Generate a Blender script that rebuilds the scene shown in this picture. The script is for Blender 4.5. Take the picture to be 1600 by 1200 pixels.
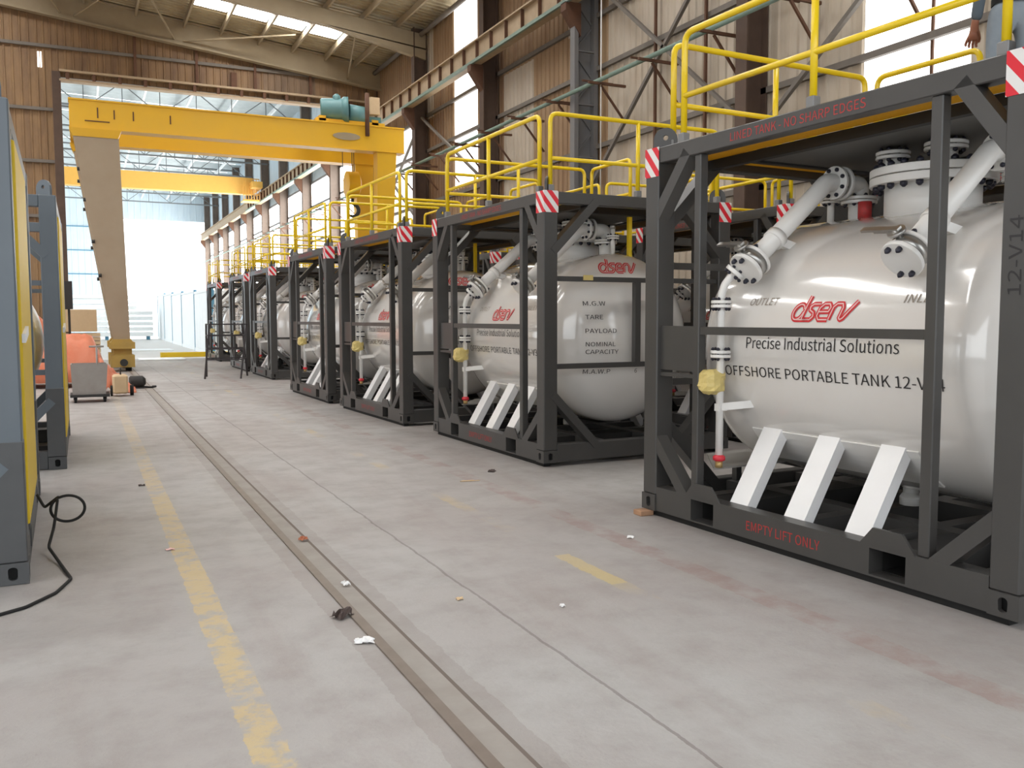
import bpy, math, random, os
from mathutils import Vector, Matrix
random.seed(7)
for o in list(bpy.data.objects): bpy.data.objects.remove(o, do_unlink=True)
scene = bpy.context.scene
COL = scene.collection
PI = math.pi

# ------------------------------------------------------------------ camera
F_PX, YAW, PITCH, ROLL, CAM_Z = 1403.2, math.radians(25.54), math.radians(-4.22), math.radians(-0.13), 1.442
fwd = Vector((math.sin(YAW)*math.cos(PITCH), math.cos(YAW)*math.cos(PITCH), math.sin(PITCH)))
rgt = Vector((math.cos(YAW), -math.sin(YAW), 0)); upv = rgt.cross(fwd)
r2 = rgt*math.cos(ROLL)+upv*math.sin(ROLL); u2 = -rgt*math.sin(ROLL)+upv*math.cos(ROLL)
cam = bpy.data.cameras.new('camera'); camo = bpy.data.objects.new('camera', cam); COL.objects.link(camo)
cam.sensor_fit = 'HORIZONTAL'; cam.sensor_width = 36.0; cam.lens = F_PX*36.0/1600.0
cam.clip_start = 0.05; cam.clip_end = 500
m = Matrix((r2, u2, -fwd)).transposed().to_4x4(); m.translation = Vector((0, 0, CAM_Z)); camo.matrix_world = m
scene.camera = camo

# ------------------------------------------------------------------ world, exposure
world = bpy.data.worlds.new('world'); scene.world = world; world.use_nodes = True
bgn = world.node_tree.nodes['Background']
bgn.inputs[0].default_value = (0.93, 0.97, 1.0, 1); bgn.inputs[1].default_value = 2.4
scene.view_settings.view_transform = 'Standard'; scene.view_settings.look = 'None'
scene.view_settings.exposure = 0.34; scene.view_settings.gamma = 1.0; scene.view_settings.use_curve_mapping = False
PANE_STRENGTH = 3.0; SKYLIGHT_STRENGTH = 13.0

# ------------------------------------------------------------------ materials
def new_mat(name):
    m = bpy.data.materials.new(name); m.use_nodes = True
    return m, m.node_tree, m.node_tree.nodes['Principled BSDF']
def node(nt, t, **kw):
    n = nt.nodes.new(t)
    for k, v in kw.items():
        if k in ('operation', 'blend_type', 'data_type', 'noise_dimensions', 'wave_type', 'bands_direction'): setattr(n, k, v)
        else: n.inputs[k].default_value = v
    return n
def mathn(nt, op, a, b=None, c=None):
    n = nt.nodes.new('ShaderNodeMath'); n.operation = op
    for i, x in enumerate((a, b, c)):
        if x is None: continue
        if isinstance(x, (int, float)): n.inputs[i].default_value = x
        else: nt.links.new(x, n.inputs[i])
    return n.outputs[0]
def mixc(nt, fac, a, b, blend='MIX'):
    n = nt.nodes.new('ShaderNodeMix'); n.data_type = 'RGBA'; n.blend_type = blend
    if isinstance(fac, (int, float)): n.inputs[0].default_value = fac
    else: nt.links.new(fac, n.inputs[0])
    for i, x in ((6, a), (7, b)):
        if isinstance(x, (tuple, list)): n.inputs[i].default_value = (*x[:3], 1)
        else: nt.links.new(x, n.inputs[i])
    return n.outputs[2]
def ramp(nt, sock, p0, p1, c0=(0, 0, 0), c1=(1, 1, 1)):
    n = nt.nodes.new('ShaderNodeValToRGB'); e = n.color_ramp.elements
    e[0].position = p0; e[1].position = p1; e[0].color = (*c0, 1); e[1].color = (*c1, 1)
    nt.links.new(sock, n.inputs[0]); return n.outputs[0]
def noise(nt, vec, scale, detail=4, rough=.55, dist=0):
    n = nt.nodes.new('ShaderNodeTexNoise'); n.inputs['Scale'].default_value = scale
    n.inputs['Detail'].default_value = detail; n.inputs['Roughness'].default_value = rough; n.inputs['Distortion'].default_value = dist
    if vec is not None: nt.links.new(vec, n.inputs['Vector'])
    return n.outputs[0]
def objvec(nt, scale=None):
    t = nt.nodes.new('ShaderNodeTexCoord')
    if scale is None: return t.outputs['Object']
    mp = nt.nodes.new('ShaderNodeMapping'); mp.inputs['Scale'].default_value = scale
    nt.links.new(t.outputs['Object'], mp.inputs[0]); return mp.outputs[0]
def paint(name, col, rough=.45, metal=0.0, wear=.12, wearcol=None, scale=6, coat=0.0, bump=0.0, spec=.5):
    m, nt, b = new_mat(name)
    v = objvec(nt)
    n = noise(nt, v, scale, 5, .6)
    f = ramp(nt, n, .35, .75)
    wc = wearcol or tuple(c*.55 for c in col)
    fac = mathn(nt, 'MULTIPLY', f, wear)
    nt.links.new(mixc(nt, fac, col, wc), b.inputs['Base Color'])
    b.inputs['Metallic'].default_value = metal; b.inputs['Roughness'].default_value = rough
    b.inputs['Coat Weight'].default_value = coat; b.inputs['Coat Roughness'].default_value = .08
    b.inputs['Specular IOR Level'].default_value = spec
    if bump > 0:
        bp = nt.nodes.new('ShaderNodeBump'); bp.inputs['Strength'].default_value = bump; bp.inputs['Distance'].default_value = .01
        nt.links.new(noise(nt, v, scale*4, 3), bp.inputs['Height']); nt.links.new(bp.outputs[0], b.inputs['Normal'])
    return m
def emit(name, col, strength, lines=None):
    m = bpy.data.materials.new(name); m.use_nodes = True; nt = m.node_tree
    nt.nodes.clear(); out = nt.nodes.new('ShaderNodeOutputMaterial')
    e = nt.nodes.new('ShaderNodeEmission'); e.inputs[0].default_value = (*col, 1); e.inputs[1].default_value = strength
    nt.links.new(e.outputs[0], out.inputs[0])
    return m

M = {}
M['frame'] = paint('frame_grey_paint', (.054, .052, .050), .38, wear=.25, wearcol=(.085, .082, .078), scale=4)
M['white'] = paint('vessel_white_paint', (.74, .72, .69), .14, wear=.3, wearcol=(.66, .61, .56), scale=2.2, coat=1.0)
M['whitesat'] = paint('pipe_white_paint', (.80, .79, .765), .3, wear=.2, wearcol=(.70, .67, .62), scale=5)
M['strut'] = paint('strut_white_paint', (.88, .88, .88), .35, wear=.08)
M['yellow'] = paint('guardrail_yellow', (.84, .60, .008), .34, wear=.15, wearcol=(.66, .43, .01), scale=5, coat=.2)
M['grating'] = paint('grating_yellow', (.70, .42, .03), .6, wear=.5, wearcol=(.25, .15, .02), scale=60)
_nt = M['grating'].node_tree; _t = _nt.nodes.new('ShaderNodeBsdfTranslucent'); _t.inputs[0].default_value = (.62, .42, .06, 1); _mx = _nt.nodes.new('ShaderNodeMixShader'); _mx.inputs[0].default_value = .5
_nt.links.new(_nt.nodes['Principled BSDF'].outputs[0], _mx.inputs[1]); _nt.links.new(_t.outputs[0], _mx.inputs[2]); _nt.links.new(_mx.outputs[0], _nt.nodes['Material Output'].inputs[0])
M['crane'] = paint('crane_yellow', (.75, .42, .008), .5, wear=.25, wearcol=(.55, .34, .06), scale=1.2)
M['cranedust'] = paint('crane_leg_dusty', (.36, .285, .20), .7, wear=.5, wearcol=(.30, .22, .14), scale=1.5)
M['truck'] = paint('end_truck_dusty_yellow', (.42, .28, .06), .6, wear=.5, wearcol=(.28, .18, .07), scale=3)
M['crane2'] = paint('far_crane_orange', (.85, .48, .10), .5, wear=.1)
M['teal'] = paint('motor_teal', (.10, .24, .25), .45, wear=.3, wearcol=(.2, .3, .3))
M['dark'] = paint('dark_plate', (.022, .021, .02), .6)
M['roofplate'] = paint('canopy_grey', (.12, .117, .112), .5)
M['black'] = paint('black_rubber', (.008, .008, .008), .8)
M['bolt'] = paint('navy_bolt_cap', (.014, .014, .028), .4)
M['steel'] = paint('bare_steel', (.45, .44, .42), .32, metal=.85, wear=.3)
M['socket'] = paint('galvanised_socket', (.22, .22, .22), .5, metal=.3)
M['tray'] = paint('tray_grey', (.26, .25, .23), .5)
M['red'] = paint('letter_red', (.62, .018, .025), .5, wear=.1)
M['redfade'] = paint('letter_red_worn', (.48, .03, .03), .6, wear=.6, wearcol=(.2, .06, .05), scale=40)
M['logowhite'] = paint('logo_pink_core', (.80, .50, .48), .4)
M['ink'] = paint('letter_black', (.02, .018, .02), .5)
M['inkfade'] = paint('letter_faded', (.19, .16, .13), .5, wear=.6, wearcol=(.5, .4, .3), scale=30)
M['wrap'] = paint('yellow_wrap', (.72, .58, .22), .4, wear=.5, wearcol=(.60, .46, .15), scale=14, bump=.6)
M['redcap'] = paint('red_cap', (.65, .03, .05), .4)
M['brass'] = paint('brass_fitting', (.5, .34, .14), .4, metal=.5)
M['blue'] = paint('container_bluegrey', (.105, .128, .15), .42, wear=.35, wearcol=(.14, .165, .19), scale=3)
M['bluedark'] = paint('container_lower_grey', (.075, .078, .082), .5, wear=.3)
M['guard'] = paint('corner_guard_yellow', (.68, .47, .012), .5, wear=.2, wearcol=(.55, .38, .02))
M['wood'] = paint('raw_timber', (.42, .24, .14), .8, wear=.5, scale=12)
M['ply'] = paint('plywood', (.62, .46, .28), .75, wear=.3, wearcol=(.5, .34, .2), scale=8)
M['brown'] = paint('rusty_column_brown', (.075, .045, .032), .7, wear=.5, wearcol=(.12, .075, .05), scale=3)
M['colblue'] = paint('lattice_column_grey', (.15, .15, .155), .6, wear=.4, wearcol=(.2, .18, .16), scale=3)
M['rust'] = paint('rusty_angle', (.12, .055, .03), .8, wear=.5)
M['girt'] = paint('girt_grey', (.17, .15, .13), .7, wear=.4)
M['cream'] = paint('runway_cream', (.42, .32, .21), .65, wear=.4, wearcol=(.25, .17, .1), scale=4)
M['mint'] = paint('mint_rail', (.20, .28, .235), .6, wear=.4)
M['rafter'] = paint('rafter_cream', (.34, .275, .18), .7, wear=.35, wearcol=(.22, .16, .1), scale=2)
def sheetmat(name, c, c2):
    m, nt, b = new_mat(name)
    v = objvec(nt, (1, 1, .25)); n = noise(nt, v, 2.2, 6, .65); f = ramp(nt, n, .38, .68)
    nt.links.new(mixc(nt, f, c, c2), b.inputs['Base Color']); b.inputs['Roughness'].default_value = .65
    return m
M['sheetA'] = sheetmat('sheet_beige', (.50, .44, .36), (.43, .355, .27))
M['sheetB'] = sheetmat('sheet_tan', (.33, .22, .125), (.25, .15, .08))
M['sheetC'] = sheetmat('sheet_brown', (.23, .135, .07), (.16, .09, .05))
M['gable'] = sheetmat('gable_sheet_tan', (.27, .165, .08), (.17, .10, .055))
M['gable2'] = sheetmat('gable_sheet_worn', (.22, .145, .085), (.14, .09, .055))
M['roof'] = sheetmat('roof_sheet', (.36, .30, .19), (.27, .21, .13))
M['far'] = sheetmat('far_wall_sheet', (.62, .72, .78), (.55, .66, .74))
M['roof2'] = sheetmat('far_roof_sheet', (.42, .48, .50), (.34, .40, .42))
M['pane'] = emit('translucent_pane', (1, .985, .95), PANE_STRENGTH)
M['skylight'] = emit('skylight_sheet', (1, .985, .965), SKYLIGHT_STRENGTH)
M['pane2'] = emit('translucent_pane_mid', (1, .98, .95), 2.2)
M['pane3'] = emit('translucent_pane_far', (1, .985, .96), 8.0)
M['colfar'] = paint('far_column_brown_glare', (.17, .13, .105), .7, wear=.4)  # far-hall glare put into the column brown as a paler tone
M['truss'] = paint('truss_grey', (.17, .19, .20), .6)
M['boxwhite'] = paint('white_container_panel', (.86, .90, .91), .5)
M['boxblue'] = paint('blue_container_post', (.10, .28, .42), .5)
M['tarp'] = paint('orange_tarp', (.62, .17, .08), .55, wear=.5, wearcol=(.68, .30, .2), scale=5, bump=.5)
M['bin'] = paint('grey_steel_bin', (.30, .28, .26), .5, wear=.5, wearcol=(.22, .18, .16), scale=6)
M['stool'] = paint('dark_trestle_steel', (.03, .024, .026), .5)
M['paper'] = paint('white_paper', (.82, .82, .82), .7)
M['leaf'] = paint('dark_scrap', (.06, .04, .035), .7)
M['brickbit'] = paint('brick_bit', (.48, .18, .10), .9)
M['railsteel'] = paint('rail_brown_steel', (.165, .13, .105), .45, metal=.3, wear=.5, wearcol=(.24, .20, .17), scale=7)
M['groove'] = paint('groove_dirt', (.155, .125, .108), .9)
M['fill'] = paint('rail_channel_grout', (.33, .305, .28), .8, wear=.5, wearcol=(.22, .19, .165), scale=5)
M['jeans'] = paint('pale_blue_jeans', (.25, .29, .33), .9, wear=.4, wearcol=(.18, .22, .26), scale=20)
M['shirt'] = paint('blue_grey_sleeve', (.10, .125, .15), .9, wear=.4)
M['skin'] = paint('skin', (.30, .115, .065), .5, wear=.1)
M['hair'] = paint('hair', (.02, .015, .012), .6)
M['shoe'] = paint('shoe', (.03, .028, .026), .6)
# red/white diagonal marker
m, nt, b = new_mat('red_white_marker'); v = objvec(nt); sx = nt.nodes.new('ShaderNodeSeparateXYZ'); nt.links.new(v, sx.inputs[0])
s = mathn(nt, 'ADD', mathn(nt, 'MULTIPLY', sx.outputs[2], .85), mathn(nt, 'SUBTRACT', sx.outputs[0], sx.outputs[1]))
fr = mathn(nt, 'FRACT', mathn(nt, 'DIVIDE', s, .118))
nt.links.new(mixc(nt, mathn(nt, 'GREATER_THAN', fr, .5), (.70, .012, .03), (.76, .75, .74)), b.inputs['Base Color']); b.inputs['Roughness'].default_value = .35
M['marker'] = m
# concrete floor
m, nt, b = new_mat('concrete_floor'); v = objvec(nt); sx = nt.nodes.new('ShaderNodeSeparateXYZ'); nt.links.new(v, sx.inputs[0])
X, Y = sx.outputs[0], sx.outputs[1]
n1 = noise(nt, v, .55, 6, .6, .4); n2 = noise(nt, v, 3.1, 6, .65); n3 = noise(nt, v, 45, 3, .6)
vs = objvec(nt, (1, .12, 1)); n4 = noise(nt, vs, 1.6, 5, .6, .6)
c = mixc(nt, ramp(nt, n1, .34, .66), (.385, .378, .368), (.33, .302, .29))
c = mixc(nt, mathn(nt, 'MULTIPLY', ramp(nt, n2, .45, .75), .6), c, (.262, .235, .22))
c = mixc(nt, mathn(nt, 'MULTIPLY', ramp(nt, n4, .5, .7), .5), c, (.275, .228, .21))
c = mixc(nt, mathn(nt, 'MULTIPLY', ramp(nt, n3, .62, .78), .22), c, (.16, .14, .125))
def band(sock, c0, hw): return mathn(nt, 'LESS_THAN', mathn(nt, 'ABSOLUTE', mathn(nt, 'SUBTRACT', sock, c0)), hw)
nw = noise(nt, v, 9, 6, .7); nw2 = noise(nt, v, 1.1, 3, .5)
def mul(*a):
    r = a[0]
    for x in a[1:]: r = mathn(nt, 'MULTIPLY', r, x)
    return r
wob = mathn(nt, 'ADD', X, mathn(nt, 'MULTIPLY', mathn(nt, 'SUBTRACT', nw, .5), .06))
wear = mathn(nt, 'ADD', nw, mathn(nt, 'MULTIPLY', nw2, .55))
y1 = mul(band(wob, .522, .066), ramp(nt, wear, .66, .82), ramp(nt, mathn(nt, 'DIVIDE', Y, 30), .18, .55, (.75,)*3, (.18,)*3))
c = mixc(nt, y1, c, (.54, .41, .19))
y2 = mul(band(wob, 2.59, .055), ramp(nt, mathn(nt, 'ADD', nw2, mathn(nt, 'MULTIPLY', nw, .3)), .66, .84), .6)
c = mixc(nt, y2, c, (.48, .37, .17))
y3 = mul(band(wob, 2.59, .05), mathn(nt, 'LESS_THAN', mathn(nt, 'ABSOLUTE', mathn(nt, 'SUBTRACT', Y, 4.4)), .33), .7)
c = mixc(nt, y3, c, (.50, .40, .19))
wob2 = mathn(nt, 'ADD', X, mathn(nt, 'MULTIPLY', mathn(nt, 'SUBTRACT', n2, .5), .05))
c = mixc(nt, mul(band(wob2, 1.81, .008), .6), c, (.13, .11, .10))
c = mixc(nt, mul(band(Y, 18.9, .07), band(X, 1.5, 2.2), .6), c, (.13, .11, .10))
c = mixc(nt, mul(band(wob, 3.12, .08), ramp(nt, n2, .4, .6), .5), c, (.29, .19, .165))
c = mixc(nt, mul(band(wob, 1.2, .17), .35), c, (.22, .185, .165))
c = mixc(nt, mul(mathn(nt, 'GREATER_THAN', Y, 34.6), .85), c, (.74, .73, .71))  # brightness of the far hall painted into the floor as a paler tone
nt.links.new(c, b.inputs['Base Color'])
nt.links.new(ramp(nt, n2, .2, .8, (.42,)*3, (.68,)*3), b.inputs['Roughness'])
bp = nt.nodes.new('ShaderNodeBump'); bp.inputs['Strength'].default_value = .25; bp.inputs['Distance'].default_value = .006
nt.links.new(n3, bp.inputs['Height']); nt.links.new(bp.outputs[0], b.inputs['Normal'])
M['floor'] = m

# ------------------------------------------------------------------ mesh builder
class MB:
    def __init__(s): s.v = []; s.f = []; s.sm = []
    def add(s, vs, fs, smooth=False):
        o = len(s.v); s.v += [tuple(x) for x in vs]; s.f += [tuple(i+o for i in f) for f in fs]; s.sm += [smooth]*len(fs); return s
    def box(s, a, b):
        x0, y0, z0 = a; x1, y1, z1 = b
        return s.add([(x0,y0,z0),(x1,y0,z0),(x1,y1,z0),(x0,y1,z0),(x0,y0,z1),(x1,y0,z1),(x1,y1,z1),(x0,y1,z1)],
                     [(0,3,2,1),(4,5,6,7),(0,1,5,4),(1,2,6,5),(2,3,7,6),(3,0,4,7)])
    def cbox(s, a, b, c=.006):
        """box with chamfered vertical and horizontal edges"""
        x0, y0, z0 = a; x1, y1, z1 = b; vs = []
        for z, d in ((z0, c), (z0+c, 0), (z1-c, 0), (z1, c)):
            for (x, y) in ((x0+d+c, y0+d), (x1-d-c, y0+d), (x1-d, y0+d+c), (x1-d, y1-d-c), (x1-d-c, y1-d), (x0+d+c, y1-d), (x0+d, y1-d-c), (x0+d, y0+d+c)):
                vs.append((x, y, z))
        fs = [tuple(range(7, -1, -1)), tuple(range(24, 32))]
        for k in range(3):
            for i in range(8): j = (i+1) % 8; fs.append((k*8+i, k*8+j, k*8+8+j, k*8+8+i))
        return s.add(vs, fs)
    def beam(s, p, q, w, h, up=(0, 0, 1)):
        """rectangular bar from p to q; w across, h along the 'up' side"""
        p, q = Vector(p), Vector(q); d = (q-p).normalized(); up = Vector(up)
        if abs(d.dot(up)) > .98: up = Vector((0, 1, 0))
        a = d.cross(up).normalized(); c = a.cross(d).normalized(); vs = []
        for e in (p, q):
            for i, j in ((-1,-1),(1,-1),(1,1),(-1,1)): vs.append(e+a*(i*w/2)+c*(j*h/2))
        return s.add(vs, [(0,1,2,3),(7,6,5,4),(0,4,5,1),(1,5,6,2),(2,6,7,3),(3,7,4,0)])
    def ring(s, rings, cap0=True, cap1=True, smooth=True):
        n = len(rings[0]); vs = [p for r in rings for p in r]; fs = []
        for k in range(len(rings)-1):
            for i in range(n): j = (i+1) % n; fs.append((k*n+i, k*n+j, (k+1)*n+j, (k+1)*n+i))
        o = len(s.v); s.add(vs, fs, smooth)
        if cap0: s.f.append(tuple(o+i for i in reversed(range(n)))); s.sm.append(False)
        if cap1: s.f.append(tuple(o+(len(rings)-1)*n+i for i in range(n))); s.sm.append(False)
        return s
    def lathe(s, p, axis, prof, seg=24, smooth=True, cap=True):
        """prof: list of (distance along axis, radius); sharp where a point is repeated"""
        p = Vector(p); ax = Vector(axis).normalized(); t = Vector((0, 0, 1)) if abs(ax.z) < .9 else Vector((1, 0, 0))
        a = t.cross(ax).normalized(); b_ = ax.cross(a)
        runs = [[prof[0]]]
        for k in range(1, len(prof)):
            if prof[k] == prof[k-1]: runs.append([prof[k]])
            else: runs[-1].append(prof[k])
        for ri, run in enumerate(runs):
            rings = [[p+ax*d+(a*math.cos(2*PI*i/seg)+b_*math.sin(2*PI*i/seg))*r for i in range(seg)] for d, r in run]
            s.ring(rings, cap and ri == 0, cap and ri == len(runs)-1, smooth)
        return s
    def cyl(s, p, q, r, seg=16, r2=None):
        p, q = Vector(p), Vector(q)
        return s.lathe(p, q-p, [(0, r), ((q-p).length, r if r2 is None else r2)], seg)
    def tube(s, pts, r, seg=10, cap=True):
        pts = [Vector(p) for p in pts]; rings = []; prev = None
        for i, p in enumerate(pts):
            d = (pts[min(i+1, len(pts)-1)]-pts[max(i-1, 0)]).normalized()
            if prev is None:
                t = Vector((0, 0, 1)) if abs(d.z) < .9 else Vector((1, 0, 0)); a = t.cross(d).normalized()
            else: a = (prev-d*prev.dot(d)).normalized()
            prev = a; c_ = d.cross(a)
            rr = r[i] if isinstance(r, (list, tuple)) else r
            rings.append([p+(a*math.cos(2*PI*k/seg)+c_*math.sin(2*PI*k/seg))*rr for k in range(seg)])
        return s.ring(rings, cap, cap, True)
    def prism(s, poly, d):
        """polygon (list of 3-D points) extruded by vector d"""
        n = len(poly); d = Vector(d); P = [Vector(p) for p in poly]
        fs = [tuple(reversed(range(n))), tuple(range(n, 2*n))]+[(i, (i+1) % n, n+(i+1) % n, n+i) for i in range(n)]
        return s.add(P+[p+d for p in P], fs)
    def mesh(s, name):
        me = bpy.data.meshes.new(name); me.from_pydata([tuple(v) for v in s.v], [], s.f); me.validate()
        if len(me.polygons) == len(s.sm): me.polygons.foreach_set('use_smooth', s.sm)
        me.update(); return me
    def obj(s, name, mat, parent=None, label=None, kind=None):
        me = s.mesh(name); me.materials.append(M[mat] if isinstance(mat, str) else mat)
        return link(name, me, parent, label, kind)
def link(name, me, parent=None, label=None, kind=None):
    o = bpy.data.objects.new(name, me); COL.objects.link(o)
    if parent is not None: o.parent = parent
    if label: o['label'] = label
    if kind: o['kind'] = kind
    return o
def empty(name, loc=(0, 0, 0), rz=0):
    o = bpy.data.objects.new(name, None); COL.objects.link(o); o.location = loc; o.rotation_euler.z = rz; o.empty_display_size = .2; return o
def tag(o, label, cat, group=None):
    o['label'] = label; o['category'] = cat
    if group: o['group'] = group
    return o
def struct(o): o['kind'] = 'structure'; return o
def fillet(pts, r, n=5):
    pts = [Vector(p) for p in pts]; out = [pts[0]]
    for i in range(1, len(pts)-1):
        a, b_, c_ = pts[i-1], pts[i], pts[i+1]; d1 = (a-b_).normalized(); d2 = (c_-b_).normalized()
        ang = d1.angle(d2); t = min(r/math.tan(ang/2), (a-b_).length*.49, (c_-b_).length*.49)
        P, Q = b_+d1*t, b_+d2*t
        for k in range(n+1):
            f = k/n; out.append(P*(1-f)**2+b_*2*f*(1-f)+Q*f*f)
    return out+[pts[-1]]
def corrugated(w, h, pitch=.25, d=.03, rib=.05):
    """sheet in the local xz plane, ribs vertical, facing -y"""
    xs = []; n = max(1, round(w/pitch)); p = w/n
    for k in range(n):
        x0 = k*p; xs += [(x0, 0), (x0+p-rib*1.6, 0), (x0+p-rib*1.2, -d), (x0+p-rib*.4, -d)]
    xs.append((w, 0)); mb = MB(); N = len(xs)
    mb.add([(x, y, 0) for x, y in xs]+[(x, y, h) for x, y in xs]+[(0, .02, 0), (w, .02, 0), (w, .02, h), (0, .02, h)],
           [(i, i+1, N+i+1, N+i) for i in range(N-1)]+[(2*N, 2*N+3, 2*N+2, 2*N+1)])
    return mb

# ------------------------------------------------------------------ text
def pick_font():
    # the lettering face that ships with Blender itself; the built-in font serves if it is missing
    try:
        p = os.path.join(bpy.utils.system_resource('DATAFILES'), 'fonts', 'Noto Sans CJK Regular.woff2')
        if os.path.exists(p): return bpy.data.fonts.load(p)
    except Exception: pass
    return None
FONT = pick_font()
def text_verts(body, size=1.0):
    cu = bpy.data.curves.new('lettering', 'FONT'); cu.body = body; cu.size = size
    if FONT: cu.font = FONT
    cu.resolution_u = 3; cu.extrude = 0
    ob = bpy.data.objects.new('lettering', cu); COL.objects.link(ob)
    dg = bpy.context.evaluated_depsgraph_get(); dg.update()
    me = bpy.data.meshes.new_from_object(ob.evaluated_get(dg)); bpy.data.objects.remove(ob, do_unlink=True); bpy.data.curves.remove(cu)
    vs = [v.co.copy() for v in me.vertices]; fs = [tuple(p.vertices) for p in me.polygons]; bpy.data.meshes.remove(me)
    return vs, fs
CAP = max(v.y for v in text_verts('H')[0])
def text_fit(body, w, h, slant=0.0):
    """text scaled so its capitals are h high and the whole line w wide"""
    vs, fs = text_verts(body)
    x0 = min(v.x for v in vs); x1 = max(v.x for v in vs); cap = CAP
    k = h/cap; kx = w/(x1-x0)
    return [((v.x-x0)*kx+slant*v.y*k, v.y*k) for v in vs], fs
def put_text(name, body, w, h, mapf, mat, parent, slant=0.0, label=None):
    ps, fs = text_fit(body, w, h, slant)
    mb = MB().add([mapf(x, y) for x, y in ps], fs)
    return mb.obj(name, mat, parent, label)

# ================================================================== PORTABLE TANK
TL, TW, TH = 2.87, 2.24, 2.60
V0, Z0, R, U1, U2, DP = 1.12, 1.184, .89, .528, 2.389, .40
PX = .15
def side_map(u0, zb, off=.004):
    def f(x, y):
        ph = math.asin(max(-1, min(1, (zb-Z0)/R)))+y/R
        return (V0-(R+off)*math.cos(ph), u0-x, Z0+(R+off)*math.sin(ph))
    return f
def end_map(v0, zb, off=.005, far=False):
    def f(x, y):
        v = v0+x; z = zb+y; rho2 = min(.97, ((v-V0)**2+(z-Z0)**2)/R**2)
        return (v, U1-DP*math.sqrt(1-rho2)-off, z)
    return f
def flat_aisle(u0, zb, x=-.002):
    return lambda px, py: (x, u0-px, zb+py)
LOGO = [
 [(.45+.42*math.cos(a), .5+.5*math.sin(a)) for a in [PI*.12+2*PI*k/18*.94 for k in range(19)]],
 [(.92, 1.55), (.92, .1), (.98, 0), (1.5, 0)],
 [(1.98, 1), (1.45, 1), (1.26, .85), (1.32, .62), (1.68, .45), (1.78, .2), (1.6, 0), (.5, 0)],
 [(2.1, .5), (2.85, .5), (2.9, .78), (2.7, 1), (2.3, 1), (2.08, .75), (2.08, .25), (2.3, 0), (3.0, 0)],
 [(3.1, 0), (3.1, .8), (3.28, 1), (3.7, 1), (3.86, .75), (3.86, .1), (4.0, 0), (4.16, .1), (4.75, 1.15)]]
def logo(name, unit, mapf, parent):
    def ribbon(wd, off):
        mb = MB()
        for st in LOGO:
            pts = [Vector((x+.32*y, y, 0)) for x, y in st]
            fine = [pts[0]]
            for a, b_ in zip(pts, pts[1:]):
                for k in range(1, 4): fine.append(a.lerp(b_, k/3))
            L_, R_ = [], []
            for i, p in enumerate(fine):
                d = (fine[min(i+1, len(fine)-1)]-fine[max(i-1, 0)]).normalized(); nrm = Vector((-d.y, d.x, 0))
                L_.append(p+nrm*wd/2); R_.append(p-nrm*wd/2)
            n = len(fine); fn = mapf(off)
            mb.add([fn(p.x*unit, p.y*unit) for p in L_+R_], [(i, n+i, n+i+1, i+1) for i in range(n-1)])
        return mb
    ribbon(.32, .004).obj(name, 'red', parent, 'red outlined slanting dserv logo')
    ribbon(.085, .0065).obj('logo_core', 'logowhite', parent)  # pinkish inner line printed along the red strokes
def guard_panel(p0, p1, parent, mids=True, z0=2.63, zt=3.335, zm=2.915):
    p0, p1 = Vector(p0), Vector(p1); r = .0215; mb = MB()
    a0, a1 = p0.copy(), p1.copy(); a0.z = a1.z = z0; b0, b1 = p0.copy(), p1.copy(); b0.z = b1.z = zt
    mb.tube(fillet([a0, b0, b1, a1], .085), r, 12)
    c0, c1 = p0.copy(), p1.copy(); c0.z = c1.z = zm; mb.cyl(c0, c1, r*.92, 12)
    feet = [a0, a1]
    if mids:
        m0 = (a0+a1)/2; m1 = (b0+b1)/2; mb.cyl(m0, m1, r, 12); feet.append(m0)
    o = mb.obj('guardrail', 'yellow', parent, 'bright yellow tubular guardrail panel')
    for f in feet:
        MB().cbox((f.x-.03, f.y-.03, 2.60), (f.x+.03, f.y+.03, 2.665), .005).obj('socket', 'socket', o)
    return o
def flange(mb, c, ax, r, t, seg=28):
    c = Vector(c); ax = Vector(ax).normalized()
    e = min(.004, t*.2)
    return mb.lathe(c-ax*t/2, ax, [(0, r-e), (e, r), (e, r), (t-e, r), (t-e, r), (t, r-e)], seg)
def bolts(c, ax, rc, n, depth, rb, name, parent, single=False, phase=.5, length=None):
    c = Vector(c); ax = Vector(ax).normalized(); t = Vector((0, 0, 1)) if abs(ax.z) < .9 else Vector((0, 1, 0))
    a = t.cross(ax).normalized(); b_ = ax.cross(a); mb = MB(); L_ = length or rb*1.6
    for k in range(n):
        an = 2*PI*(k+phase)/n; p = c+(a*math.cos(an)+b_*math.sin(an))*rc
        tgt = MB() if single else mb
        tgt.lathe(p+ax*depth, ax, [(0, rb), (L_*.6, rb), (L_, rb*.35)], 8)
        tgt.lathe(p-ax*depth, -ax, [(0, rb), (L_*.6, rb), (L_, rb*.35)], 8)
        tgt.cyl(p-ax*depth, p+ax*depth, rb*.6, 6)
        if single: tgt.obj('bolt', 'bolt', parent)
    if not single: mb.obj(name, 'bolt', parent, kind='stuff')
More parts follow.
